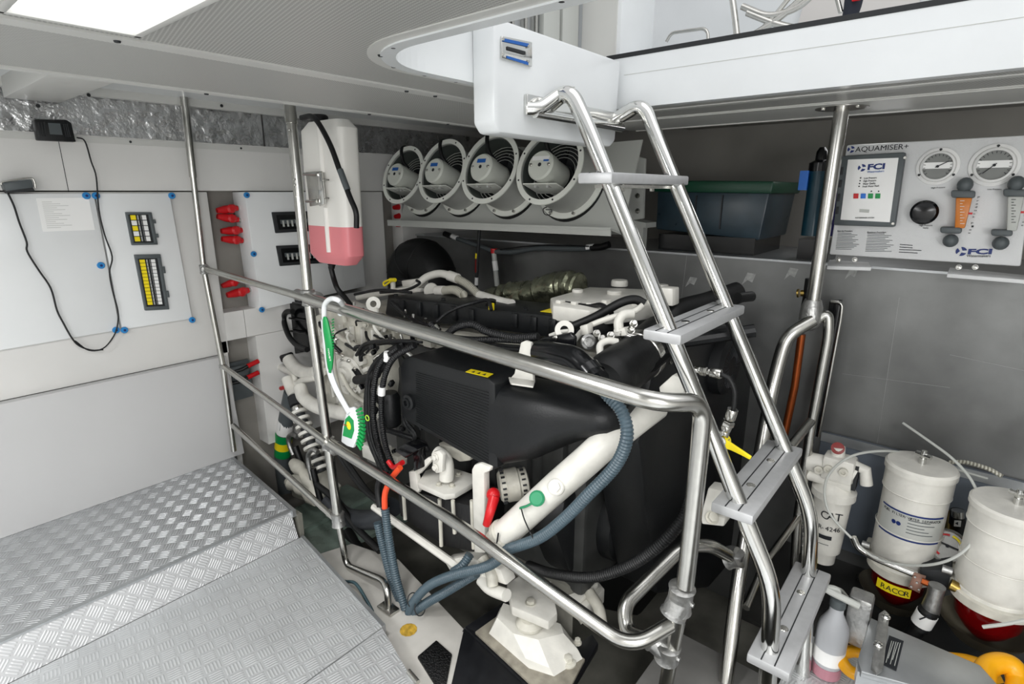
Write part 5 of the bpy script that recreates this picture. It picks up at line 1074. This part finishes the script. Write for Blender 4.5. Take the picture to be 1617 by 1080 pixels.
hose('thick_hose', [(500, 765, 1.15), (530, 790, 1.15), (560, 830, 1.15), (600, 870, 1.14)], .014, 'rubber', 'slim black hose running beside the second pole', 'hose', 0)
hose('green_hose', [(545, 918, .985), (562, 922, .985), (580, 950, .975), (598, 985, .965)], .006, mat('green_grey_hose', '3c5258', .4), 'thin dark green hose lying along the lower floor edge', 'hose', 0)
hose('bilge_sock', [(655, 985, 1.10), (680, 1000, 1.10), (700, 985, 1.12)], .034, 'rubber', 'black rubber stub under the cable tied hose bend', 'hose', 0)
for p, l in (((652, 948), 'black cable tie around the hose bend, upper'), ((663, 960), 'black cable tie around the hose bend, lower'),):
    c_ = X(*p, 1.055); MB_ = MB().tube([c_ + Vector((math.cos(a) * .022, math.sin(a) * .01, math.sin(a) * .024)) for a in [j / 20 * 6.283 for j in range(20)]], .002, 6, closed=True).build('cable_tie', 'gasket'); tag(MB_, l, 'cable tie')
T = thing('exhaust_hose', X(446, 735, 1.30), 'grey exhaust hose wrapped in green and yellow tape beside the first pole', 'hose')
P_ = XS([(462, 618), (455, 650), (448, 690), (446, 730), (452, 775)], 1.34)
MB().tube(smooth(P_, 5), .042, 22).build('hose', 'grey', T)
for y0, y1, m_ in ((683, 695, 'green'), (695, 706, 'yellow'), (706, 717, 'green')): MB().tube([X(448.5 - (y0 - 683) * .05, y0, 1.34), X(448 - (y1 - 683) * .05, y1, 1.34)], .0445, 22).build('tape_band', m_, T, label=m_ + ' tape band')
MB().tube([X(452, 662, 1.34), X(449.5, 682, 1.34)], .0435, 20).build('white_label', 'paper', T); MB().prism([X(440, 668, 1.30), X(443, 668, 1.30), X(442, 680, 1.30), X(439, 680, 1.30)], (-.001, 0, 0)).build('arrow_mark', 'ink', T)
MB().tube(smooth(XS([(470, 690), (462, 686), (456, 690), (457, 702), (463, 718)], 1.28), 5), .012, 12).build('branch_elbow', 'cast', T); MB().tube(XS([(466, 705), (475, 730), (487, 752)], 1.27), .016).build('branch_hose', 'rubber', T)
# ball valve with yellow lever on the fuel line
T = thing('ball_valve', X(1142, 700, 1.36), 'ball valve with long yellow lever under a hose with hexagon fittings', 'valve')
u = 1.34
def fit(p, q, r, n=6, m='steel', name='fitting'): MB().lathe([(r * .9, 0), (r, .002), (r, (X(*q, u) - X(*p, u)).length - .002), (r * .9, (X(*q, u) - X(*p, u)).length)], X(*p, u), X(*q, u) - X(*p, u), n).build(name, m, T)
fit((1096, 584), (1106, 585), .010, 12); fit((1106, 585), (1116, 587), .012); fit((1116, 587), (1122, 588), .009, 12); fit((1122, 588), (1139, 591), .013, 12)
MB().tube(smooth(XS([(1139, 591), (1152, 599), (1160, 618), (1159, 640), (1157, 648)], u), 6), .006).build('line_hose', 'rubber', T)
fit((1157, 646), (1152, 662), .014, 12); fit((1151, 664), (1148, 672), .016); fit((1148, 672), (1145, 680), .013, 12); fit((1145, 680), (1142, 690), .012, 12)
MB().lathe([(.02, -.01), (.02, .01)], X(1140, 697, u), (-1, 0, 0), 20).prism(XS([(1136, 692), (1146, 692), (1188, 720), (1185, 725), (1172, 718), (1155, 710), (1138, 704)], u - .012), (-.006, 0, 0), bev=.002).build('lever', 'yellow', T, label='yellow lever'); MB().hexbolt(X(1140, 697, u - .018), (-1, 0, 0), .008, .008).build('lever_nut', 'steel', T)
MB().cyl(X(1141, 690, u), X(1134, 725, u), .018).build('valve_body', 'steel', T)

# ---------------------------------------------------------------- washing-up brush hooked on the top bar
uB = .985
T = thing('cleaning_brush', X(560, 700, uB), 'white and green dish brush hooked over the top rail', 'brush')
hp = [(537, 497), (541, 483), (534, 474), (522, 472), (513, 481), (512, 498), (514, 520)]
MB().tube(smooth(XS([(x, y, uB + (.05 if i < 2 else .0)) for i, (x, y) in enumerate(hp)]), 6), .0085, 12).build('hook', 'white', T)
MB().tube(smooth(XS([(513, 505), (516, 545), (521, 585), (530, 612), (545, 640), (552, 652)], uB), 6), .0145, 14, rf=lambda t: 1.15 - .45 * t if t < .8 else .8, flat=.7).build('handle', 'white', T)
gp = MB().tube(smooth(XS([(513, 500), (516, 520), (520, 545), (521, 568), (521, 588)], uB - .010), 6), .0160, 14, rf=lambda t: .4 + .75 * math.sin(math.pi * min(1, t * 1.05)) ** .5, flat=.6).build('green_grip', 'green', T, label='green rubber grip')
for i in range(11): MB().tube(XS([(524.5, 505 + i * 4.5), (527, 504 + i * 4.5)], uB - .008), .0022, 6).build('grip_ridge', 'green', gp)
text('LIBMAN', .012, X(522.5, 570, uB - .0275), (0, .12, 1), (0, 1, -.12), 'paper', gp, ext=.0004)
hd_ = MB().prism(XS([(548, 645), (556, 643), (563, 652), (567, 670), (565, 690), (557, 708), (548, 705), (538, 698), (540, 675)], uB), (.014, 0, 0), bev=.005).build('brush_head', 'white', T)
MB().prism(XS([(545, 662), (551, 656), (558, 664), (559, 680), (555, 693), (541, 688)], uB - .0012), (.001, 0, 0)).build('head_label', 'green', hd_, label='green label'); MB().sphere(X(550.5, 672, uB - .0015), .0125, (.05, 1, 1.2), 20).build('label_oval', 'yellow', hd_)
text('Libman', .0075, X(542.2, 671, uB - .003), (0, -1, .05), (0, 0, 1), 'red', hd_, ext=.0003, width=.021)
br_ = MB(); random.seed(5)
for i in range(11):
    for j in range(3):
        a = X(563 + 4 * math.sin(i / 10 * 3.14), 649 + i * 5, uB + .002 + j * .005); th = .5 - i * .11
        br_.tube([a, a + Vector((0, -math.cos(th) * .03, math.sin(th) * .03))], .0042, 6, rf=lambda t: 1 + .4 * t)
br_.build('bristles', 'green', hd_, label='green bristle tufts')
MB().tube([X(580, 660, uB) + Vector((0, math.cos(a) * .009, math.sin(a) * .009)) for a in [j / 16 * 6.283 for j in range(16)]], .0018, 6, closed=True).build('ring', mat('lime_ring', 'a8d43a', .4), T)
# ---------------------------------------------------------------- engine mount on its black frame
T = thing('engine_mount', (1.1, .85, -.1), 'cream painted cast engine mount bolted down under the lower rail', 'engine mount')
def zq(pts, z): return [Z(p[0], p[1], z) for p in pts]
zb = -.03
b = MB(); b.prism(zq([(750, 997), (785, 972), (870, 1000), (924, 1040), (895, 1095), (850, 1090)], zb), (0, 0, -.012), bev=.003); b.build('base_plate', mat('worn_plate', 'a29c8e', .45, .2, noise=.3, nscale=30), T)
b = MB(); b.loft([zq([(772, 1000), (790, 960), (905, 1010), (920, 1040), (875, 1068), (835, 1055)], zb), zq([(776, 993), (792, 958), (900, 1005), (912, 1025), (868, 1055), (830, 1040)], zb + .02), zq([(785, 975), (795, 952), (885, 985), (890, 1000), (850, 1010), (810, 1000)], zb + .055)])
b.build('mount_casting', 'eng', T, smooth_angle=25)
MB().prism(zq([(790, 975), (846, 1010), (846, 1000), (796, 968)], zb + .05), (0, 0, .004)).build('casting_ridge', 'eng', T)
b = MB(); b.lathe([(.035, 0), (.045, .012), (.045, .02), (.03, .035)], Z(836, 990, zb + .05), (0, 0, 1), 28); b.build('rubber_collar', 'eng2', T)
b = MB(); b.prism(zq([(800, 935), (822, 920), (876, 960), (880, 982), (866, 996), (808, 972)], zb + .085), (0, 0, .035), bev=.006); b.build('top_block', 'eng', T)
MB().hexbolt(Z(838, 952, zb + .12), (0, 0, 1), .014, .01).build('bolt', 'eng2', T)
c_ = Z(897, 1046, zb); MB().lathe([(.026, 0), (.026, .005), (.02, .008)], c_, (0, 0, 1), 24).hexbolt(c_ + Vector((0, 0, .006)), (0, 0, 1), .014, .014).build('bolt', 'eng2', T)
c_ = Z(912, 1018, zb); MB().hexbolt(c_ + Vector((0, 0, .006)), (0, 0, 1), .010, .014).build('bolt', 'eng2', T)
T = thing('mount_frame', (1.05, .8, -.4), 'black painted steel bearer frame carrying the cream engine mount', 'steel frame')
z1 = -.045
b = MB(); b.prism(zq([(733, 990), (800, 947), (818, 950), (752, 998)], z1), (0, 0, -.02), bev=.003).prism(zq([(733, 990), (752, 996), (900, 1120), (880, 1130)], z1), (0, 0, -.02), bev=.003)
b.build('top_flange', 'frame', T)
a, c = Z(735, 993, z1), Z(890, 1122, z1); MB().prism([a, c, c - Vector((0, 0, .33)), a - Vector((0, 0, .33))], Vector((.012, .012, 0)), bev=.003).build('web_plate', 'frame', T)
a2 = Z(733, 990, z1); MB().prism([a2, a2 + Vector((0, 0, -.35)), a2 + Vector((-.10, .02, -.35)), a2 + Vector((-.012, .004, -.02))], Vector((.008, -.012, 0)), bev=.002).build('gusset', 'frame', T)
for s in (.35, .7): q = a + (c - a) * s; MB().prism([q, q + Vector((-.002, 0, -.33)), q + Vector((-.09, .07, -.33)), q + Vector((-.02, .015, -.02))], Vector((.006, .008, 0)), bev=.002).build('gusset', 'frame', T)
MB().prism(zq([(733, 990), (753, 999), (895, 1100), (708, 1100)], -.050), (0, 0, -.25), bev=.003).build('side_plate', 'frame', T)
MB().prism(zq([(880, 1040), (935, 1000), (945, 1015), (900, 1090)], -.06), (0, 0, -.03), bev=.004).build('end_angle', 'frame', T)
T = MB().prism(zq([(659, 1036), (689, 1010), (714, 1032), (704, 1085), (690, 1085)], -.052), (0, 0, -.03), bev=.003).build('grit_pad', mat('gritty_black', '0c0c0d', .35, bump=1, bscale=160, noise=.4, nscale=120)); tag(T, 'black gritty pad on the bilge ledge beside the mount frame', 'pad')
T = MB().lathe([(.02, 0), (.03, .0015), (.024, .003)], Z(645, 995, -.06), (0, 0, 1), 12).build('yellow_stain', mat('yellow_grease', 'c9a23a', .6, noise=.5, nscale=60)); tag(T, 'patch of yellow grease on the bilge ledge below the hose bend', 'stain')
T = thing('bolted_bracket', (1.3, .75, -.1), 'white bolted bracket block under the black sweeping hose', 'bracket')
zf = .02
b = MB(); b.prism(zq([(866, 915), (895, 880), (935, 900), (945, 920), (905, 958)], zf), (0, 0, -.02), bev=.004); b.build('plate', 'eng', T)
b = MB(); b.prism(zq([(845, 890), (880, 885), (885, 905), (862, 930)], zf + .02), (0, 0, -.05), bev=.004).prism(zq([(905, 945), (945, 918), (955, 930), (918, 965)], zf - .02), (0, 0, -.06), bev=.004); b.build('rib_block', 'eng', T)
for p in ((900, 902), (925, 925), (895, 935)): MB().hexbolt(Z(*p, zf), (0, 0, 1), .009, .008).build('bolt', 'eng2', T)
MB().tube(smooth([Z(930, 935, zf), Z(945, 960, zf - .02), Z(950, 985, zf - .05)], 5), .02, 12).build('casting_leg', 'eng2', T)
MB().prism([Z(868, 915, zf), Z(905, 958, zf), Z(905, 958, zf) - Vector((0, 0, .42)), Z(868, 915, zf) - Vector((0, 0, .42))], (.03, .03, 0)).build('support_web', 'eng2', T)

# ---------------------------------------------------------------- fuel filters and gear at the lower right
T = thing('filter_board', (2.32, -.2, 0), 'grey painted backing board behind the fuel filters with folded top edge', 'board')
a, b_ = X(1298, 682, 2.325), X(1640, 768, 2.325)
MB().prism([a, b_, Vector((2.325, b_.y, .02)), Vector((2.325, a.y, .02))], (.018, 0, 0), bev=.002).build('board', mat('board_grey_blue', '68707a', .45, noise=.15, nscale=3), T)
MB().prism([a, b_, b_ - Vector((0, 0, .035)), a - Vector((0, 0, .035))], (-.004, 0, 0)).build('top_strip', 'alu', T)
MB().prism([X(1495, 740, 2.322), X(1508, 743, 2.322), X(1480, 830, 2.322), X(1466, 828, 2.322)], (-.002, 0, 0)).build('pale_strip', 'lgrey', T, label='pale vertical strip')
def racor(xt, yt, wpx, ybot, u, label, front):
    top = X(xt, yt, u); dep = (top - EYE).dot(fw); r = wpx / 2 * dep / FPX
    zb_ = ZY(top, ybot); base = Vector((top.x, top.y, zb_)); H_ = top.z - zb_
    T = thing('fuel_filter', (top.x, top.y, zb_ - .16), label, 'fuel filter', 'fuel water separators on the grey board')
    cn = MB().lathe([(r * .93, 0), (r * .93, .012), (r * .90, .014), (r * .98, .03), (r * .98, H_ * .38), (r * .96, H_ * .385), (r * .96, H_ * .74), (r, H_ * .745), (r, H_ * .93)], base, W, 48).build('canister', 'eng', T)
    lid = MB().lathe([(r * 1.05, 0), (r * 1.05, H_ * .05), (r * .99, H_ * .07), (r * .9, H_ * .072)], base + W * H_ * .93, W, 48).build('lid', 'eng', T)
    for y_ in (.38, .745): MB().lathe([(r * 1.0, 0), (r * 1.012, .002), (r * 1.0, .004)], base + W * H_ * y_, W, 48, cap=False).build('rolled_seam', 'eng', cn)
    tz = base + W * H_; MB().cyl(tz, tz + W * .02, .010).tube([tz + W * .03 - V_ * .02 - U * .01, tz + W * .03 + V_ * .02 + U * .01], .008, 10).cyl(tz + W * .015, tz + W * .045, .008).build('tee_handle', 'chrome', lid)
    MB().lathe([(r * .95, -.03), (r * 1.02, -.025), (r * 1.02, .0), (r * .95, .004)], base, W, 48).build('mount_ring', 'eng2', T)
    MB().box(base + Vector((.06, r * .9, -.012)), (.05, .05, .045), bev=.006).box(base + Vector((.06, -r * .9, -.012)), (.05, .05, .045), bev=.006).build('mount_lug', 'eng2', T)
    bw = MB().lathe([(r * .30, -.15), (r * .55, -.125), (r * .80, -.085), (r * .86, -.03)], base, W, 40, cap=True).build('sediment_bowl', 'redglass', T, label='translucent dark red bowl')
    MB().lathe([(r * .2, -.175), (r * .75, -.16), (r * 1.1, -.115), (r * 1.16, -.105), (r * 1.1, -.110), (r * .72, -.152), (r * .2, -.165)], base, W, 48).build('drip_bowl', mat('bowl_steel', '8f8775', .3, .9), T, label='dished metal heat shield bowl')
    return T, base, r, H_
T, B1, r1, H1 = racor(1456, 732, 92, 888, 2.10, 'white fuel filter canister with blue bordered label, left one of two on the board', 1)
def onc(base, r, ang, z, d=.0): return base + Vector((math.cos(ang) * (r + d), math.sin(ang) * (r + d), z))
def wraplabel(T, base, r, a0, a1, z0, z1, m, name, d=.001, lab=None, slope=0):
    b = MB(); n = 12; A = [onc(base, r, a0 + (a1 - a0) * k / n, z0, d) for k in range(n + 1)]; B_ = [onc(base, r, a0 + (a1 - a0) * k / n, z1, d) for k in range(n + 1)]
    va = [b.bm.verts.new(p) for p in A]; vb = [b.bm.verts.new(p) for p in B_]
    for k in range(n): b.bm.faces.new((va[k], va[k + 1], vb[k + 1], vb[k]))
    return b.build(name, m, T, lab)
face = math.atan2(-B1.y, -B1.x)
wl = wraplabel(T, B1, r1 * .98, face - 1.0, face + 1.05, H1 * .36, H1 * .62, 'lgrey', 'data_label', .0005, 'grey data label with dark blue border')
for z0, z1 in ((.36, .375), (.605, .62)): wraplabel(wl, B1, r1 * .98, face - 1.0, face + 1.05, H1 * z0, H1 * z1, 'navy', 'label_border', .0012)
for i in range(5): wraplabel(wl, B1, r1 * .98, face - .05, face + .75 - (i % 3) * .15, H1 * (.44 + i * .03), H1 * (.447 + i * .03), 'grey', 'text_line', .0012)
def curved_text(s, base, r, a0, z, size, m, parent, step):
    for i, ch in enumerate(s):
        if ch == ' ': continue
        a = a0 + i * step * -1 * -1
        n_ = Vector((math.cos(a), math.sin(a), 0)); text(ch, size, base + n_ * (r + .0014) + W * z, Vector((-math.sin(a), math.cos(a), 0)), W, m, parent, ext=.0002)
curved_text('FUEL FILTER/WATER SEPARATOR', B1, r1 * .98, face - .9, H1 * .57, .012, 'ink', wl, .068)
for a in (-.45, -.6): MB().lathe([(.007, 0), (.007, .0008)], onc(B1, r1 * .98, face + a + .15, H1 * .50, .001), (math.cos(face + a), math.sin(face + a), 0), 16).build('label_seal', 'navy', wl)
yl = wraplabel(T, B1 - W * .055, r1 * .90, face - .58, face + .45, -.014, .020, 'yellow', 'brand_plate', .012, 'yellow plate on the red bowl')
curved_text('RACOR', B1 - W * .055, r1 * .90 + .012, face - .44, -.006, .026, 'ink', yl, .17)
T2, B2, r2, H2 = racor(1606, 796, 112, 935, 1.98, 'plain white fuel filter canister at the right edge of the board', 0)
for B_, r_, T_ in ((B1, r1, T), (B2, r2, T2)):
    MB().tube([B_ + Vector((.0, r_ * 1.0, .02)), B_ + Vector((.0, r_ * 1.25, .02))], .013, 12).build('pipe_union', 'cast', T_)
T = thing('screw_on_filter', X(1308, 880, 2.15), 'cream screw-on filter canister with black print hanging from a white cast head', 'oil filter')
uc = 2.12; tp_ = X(1318, 768, uc); k = (tp_ - EYE).dot(fw) / FPX; r = 29 * k; zb_ = ZY(tp_, 866); bs = Vector((tp_.x, tp_.y, zb_)); h = tp_.z - zb_
cn = MB().lathe([(r * .5, -.05), (r * .6, -.045), (r * .62, 0), (r * .78, .004), (r * .92, h * .85), (r * 1.08, h * .87), (r * 1.08, h * .97), (r * .9, h), (r * .6, h * 1.1)], bs, W, 36).build('canister', 'eng', T)
fa = math.atan2(-bs.y, -bs.x)
curved_text('CAT', bs, r * .90, fa - .5, h * .60, .042, 'ink', cn, .38); curved_text('1R-4246', bs, r * .87, fa - .75, h * .42, .024, 'ink', cn, .21)
wraplabel(cn, bs, r * .85, fa - .6, fa + .3, h * .28, h * .34, 'ink', 'black_stripe', .003); wraplabel(cn, bs, r * .83, fa - .6, fa + .2, h * .19, h * .2, 'grey', 'text_line', .003)
hp = MB(); uh = 2.10
hp.tube(XS([(1276, 728), (1340, 742), (1352, 748)], uh), .034, 20).tube(XS([(1276, 748), (1330, 765), (1345, 768)], uh), .022, 16).box(X(1325, 738, uh), (.08, .10, .09), bev=.012); hp.build('filter_head', 'eng', T)
for x, y in ((1308, 740), (1332, 745), (1293, 741)): MB().lathe([(.014, 0), (.014, .012), (.007, .012), (.007, .006)], X(x, y, uh - .045), (-1, -.1, .1), 16).build('port_plug', 'eng2', T)
MB().tube(XS([(1348, 735), (1366, 742), (1368, 765)], uh), .020, 14).build('end_cap', 'eng', T); MB().box(X(1352, 752, uh), (.05, .012, .09)).build('clamp_strip', 'gasket', T)
MB().tube(XS([(1323, 722), (1324, 705)], uh), .022, 18).build('primer_plug', 'eng', T); MB().lathe([(.021, 0), (.021, .006), (.012, .008)], X(1323, 708, uh - .01), (-1, -.1, .5), 20).build('primer_cap', mat('dark_red', '7d1f1c', .4), T, 'dark red cap')
MB().box(Vector((2.22, bs.y, tp_.z + .02)), (.22, .06, .05), bev=.004).build('wall_bracket', 'gasket', T)
# vacuum gauge
T = thing('vacuum_gauge', X(1497, 885, 2.15), 'round white faced vacuum gauge with red arc between the two fuel filters', 'gauge')
c_ = X(1496, 862, 2.08); ax_ = Vector((-.75, .05, .6)).normalized(); x_, y_, a_ = basis(ax_)
MB().lathe([(.05, -.03), (.055, -.02), (.055, 0), (.048, .004), (.046, -.002)], c_, ax_, 36).build('case', 'steel', T)
D_ = MB().lathe([(.046, -.004), (.046, -.002)], c_, ax_, 36).build('dial', 'paper', T)
cam_r = rt.copy(); ex = (cam_r - ax_ * cam_r.dot(ax_)).normalized(); ey = ax_.cross(ex)
b = MB(); pts_ = [c_ + ax_ * .0 + (ex * math.cos(a) + ey * math.sin(a)) * .036 for a in [math.radians(60 + k * 12) for k in range(14)]]; b.tube(pts_, .005, 6, flat=.5); b.build('red_arc', 'red', D_)
b = MB(); b.tube([c_ + ax_ * .002 + (ex * math.cos(a) + ey * math.sin(a)) * .036 for a in [math.radians(k * 12) for k in range(0, 5)]], .004, 6); b.build('yellow_arc', 'yellow', D_)
MB().tube([c_ + ax_ * .004 - ex * .012 + ey * .012, c_ + ax_ * .004 + ex * .024 - ey * .016], .0022, 6).sphere(c_ + ax_ * .004, .005).build('needle', 'ink', D_)
MB().cyl(c_ - ax_ * .03, Vector((2.32, c_.y, c_.z)), .014).build('stem', 'brass', T)
T = thing('transfer_valve', X(1512, 850, 2.2), 'black handled selector valve with white tag beside the vacuum gauge', 'valve')
MB().tube(XS([(1512, 805), (1512, 822), (1510, 850), (1506, 880)], 2.24), .024, 16, rf=lambda t: .8 + .5 * t).build('body', 'rubber', T); MB().tube(XS([(1513, 806), (1513, 816)], 2.22), .018, 14).build('steel_cap', 'steel', T); MB().prism(XS([(1507, 822), (1518, 823), (1517, 832), (1506, 831)], 2.205), (.004, 0, 0)).build('tag', 'paper', T); MB().prism(XS([(1508, 826), (1513, 824), (1513, 829)], 2.204), (-.001, 0, 0)).build('arrow_mark', 'ink', T)
# pipe and valve block linking filters
T = thing('fuel_pipework', X(1480, 930, 2.0), 'bright steel fuel pipe with square block and dark valve linking the two filters', 'pipework')
MB().tube(smooth(XS([(1347, 848), (1356, 865), (1380, 880), (1420, 897), (1448, 908)], 1.98), 5), .011, 14).build('pipe', 'chrome', T); MB().tube(XS([(1520, 938), (1570, 955), (1640, 982)], 1.93), .011, 14).build('pipe', 'chrome', T)
MB().prism(XS([(1452, 900), (1502, 900), (1505, 935), (1455, 925)], 1.98), (.1, 0, 0), bev=.006).build('valve_block', 'gasket', T)
bp_ = MB().prism(XS([(1443, 906), (1462, 912), (1452, 937), (1434, 928)], 1.955), (.012, 0, 0), bev=.001).build('square_plate', mat('copper_plate', 'b08a7a', .35, .6), T, 'pinkish square plate with four screws')
for p in ((1445, 911), (1457, 915), (1451, 931), (1439, 926), (1448, 920)): MB().lathe([(.004, 0), (.003, .002)], X(*p, 1.954), (-1, 0, 0), 10).build('screw', 'steel', bp_)
MB().tube(XS([(1500, 922), (1512, 928), (1522, 938)], 1.94), .017, 14).build('brass_union', 'brass', T); MB().tube(XS([(1455, 917), (1485, 930)], 1.93), .010, 10).build('valve_lever', 'copper', T)
MB().tube(XS([(1480, 925), (1476, 940), (1468, 965)], 1.92), .022, 16, rf=lambda t: 1 + .15 * math.sin(t * 20)).build('elbow', 'cast', T)
MB().tube(XS([(1466, 965), (1452, 990)], 1.90), .027, 18).build('hose_end', 'rubber', T); MB().tube(XS([(1464.5, 968), (1455, 984)], 1.90), .0285, 18).build('white_label', 'paper', T)
q = X(1452, 978, 1.865); MB().tube([q, q + Vector((0, -.018, .022))], .002, 6).prism([q + Vector((0, -.010, .024)), q + Vector((0, -.025, .018)), q + Vector((0, -.024, .032))], (-.001, 0, 0)).build('arrow_mark', 'ink', T)
MB().tube(smooth(XS([(1450, 990), (1430, 1010), (1400, 1000), (1350, 985)], 1.95), 5), .024, 14).build('hose', 'rubber', T)
# thin sight tubes
def tb(name, pts, r, m, label, cat='tube'):
    o = MB().tube(smooth(XS(pts), 8), r, 8).build(name, m); tag(o, label, cat)
tb('clear_tube', [(1426, 668, 2.2), (1465, 695, 2.15), (1505, 725, 2.1), (1535, 760, 2.05), (1548, 800, 2.0), (1543, 840, 1.95), (1520, 872, 1.92), (1480, 890, 1.92), (1430, 892, 1.95), (1380, 880, 1.97), (1340, 845, 1.98), (1310, 810, 1.98), (1302, 775, 1.99), (1312, 745, 2.0), (1345, 720, 2.02), (1395, 712, 2.1), (1440, 718, 2.2), (1500, 738, 2.22), (1560, 756, 2.2)], .0042, 'lgrey', 'thin translucent tube looping around the left fuel filter')
tb('braided_tube', [(1500, 730, 2.28), (1525, 730, 2.26), (1560, 740, 2.22), (1582, 752, 2.2)], .007, 'braid', 'short braided hose arching over the grey board')
tb('clear_tube', [(1552, 990, 1.8), (1590, 985, 1.8), (1640, 975, 1.8)], .005, 'lgrey', 'short white tube end under the right fuel filter')
tb('clear_tube', [(1308, 935, 1.80), (1325, 930, 1.82), (1340, 945, 1.85)], .005, 'lgrey', 'short clear tube near the spray bottle trigger')
# spray bottle
pb = Z(1303, 1062, .002); k = (pb - EYE).dot(fw) / FPX
T = thing('spray_bottle', pb, 'translucent spray bottle with white label and pink fluid standing behind the lowest ladder tread', 'bottle')
zt_ = ZY(pb, 950); h = zt_ - pb.z; r = 22 * k
bt = MB().lathe([(r * .9, h * .16), (r, h * .24), (r, h * .60), (r * .9, h * .70), (r * .45, h * .86), (r * .42, h * .96)], pb, W, 28).build('bottle_body', mat('translucent_plastic', 'c9cbcf', .3, trans=.2), T)
MB().lathe([(r * .8, 0), (r * .95, .006), (r * .95, h * .16)], pb, W, 28).build('fluid', mat('pink_fluid', 'b07a86', .3), T, 'pinkish fluid')
MB().lathe([(r * 1.005, h * .22), (r * 1.005, h * .40)], pb, W, 28, cap=False).build('white_label', 'paper', T)
MB().lathe([(r * .5, h * .94), (r * .5, h * 1.04), (r * .3, h * 1.06)], pb, W, 18).build('collar', 'grey', T)
MB().tube(smooth([pb + W * h * 1.06, pb + W * h * 1.14 + V_ * .01, pb + W * h * 1.15 + V_ * .03 - U * .02, pb + W * h * 1.05 - V_ * .05], 5), .010, 10).build('trigger', 'lgrey', T)
# aluminium tray with plate and handle, yellow pipes
T = thing('battery_tray', X(1450, 1078, 1.75), 'grey aluminium cover plate with bolted handle and small black data plate', 'cover plate')
ut = 1.72
zt2 = .22
def tz_(pts, z=zt2): return [Z(p[0], p[1], z) for p in pts]
MB().prism(tz_([(1375, 975), (1408, 990), (1548, 1050), (1620, 1130), (1360, 1060), (1354, 1042)]), (0, 0, -.02), bev=.003).build('cover', 'alu', T)
MB().prism(tz_([(1354, 1042), (1360, 1060), (1620, 1130), (1620, 1150), (1354, 1060)], zt2 - .01), (0, 0, -.05)).build('edge', 'alu', T)
hb = Z(1385, 1052, zt2); ht = Z(1398, 975, zt2 + .03)
MB().prism(tz_([(1376, 1052), (1388, 968), (1397, 962), (1405, 970), (1395, 1055), (1385, 1062)], zt2 + .03), (0, 0, -.012), bev=.003).build('handle', 'cast', T)
for p in ((1399, 974), (1387, 1018)): MB().sphere(Z(*p, zt2 + .032), .012, (1, 1, .6), 16).build('dome_nut', 'chrome', T)
dp = MB().prism(tz_([(1404, 1004), (1427, 1013), (1415, 1060), (1391, 1048)], zt2 + .0005), (0, 0, .002)).build('data_plate', 'ink', T, label='black data plate')
for i in range(5): MB().tube([Z(1408 + i * 3.4, 1012 + i * .8, zt2 + .003), Z(1399 + i * 3.4, 1046 + i * 1.2 - (i % 2) * 8, zt2 + .003)], .0009, 4).build('text_line', 'lgrey', dp)
MB().box(Z(1355, 975, .2), (.06, .06, .16), bev=.01).build('side_clamp', 'cast', T)
def yp(pts, r, label): o = MB().tube(smooth([Z(*p) for p in pts], 8), r, 20).build('yellow_pipe', 'amber'); tag(o, label, 'pipe', 'yellow hoses by the cover plate')
yp([(1365, 1032, .09), (1345, 1028, .09), (1328, 1036, .08), (1340, 1058, .07), (1370, 1072, .06)], .017, 'yellow hose bend poking out left of the aluminium cover plate')
yp([(1500, 1040, .12), (1530, 1044, .12), (1560, 1056, .12), (1575, 1080, .10)], .017, 'yellow hose leaving the right side of the cover plate, lower piece')
yp([(1552, 1090, .18), (1556, 1058, .19), (1575, 1047, .2), (1598, 1052, .2), (1608, 1075, .18), (1606, 1095, .17)], .026, 'fat yellow hose bend at the bottom right corner')
T = MB().tube([Z(645, 1060, 0.01), Z(660, 1078, .01)], .008).build('steel_pin', 'steel'); tag(T, 'short bright pin lying at the floor plate corner', 'pin')
for o in bpy.data.objects:
    if '_org' in o: del o['_org']
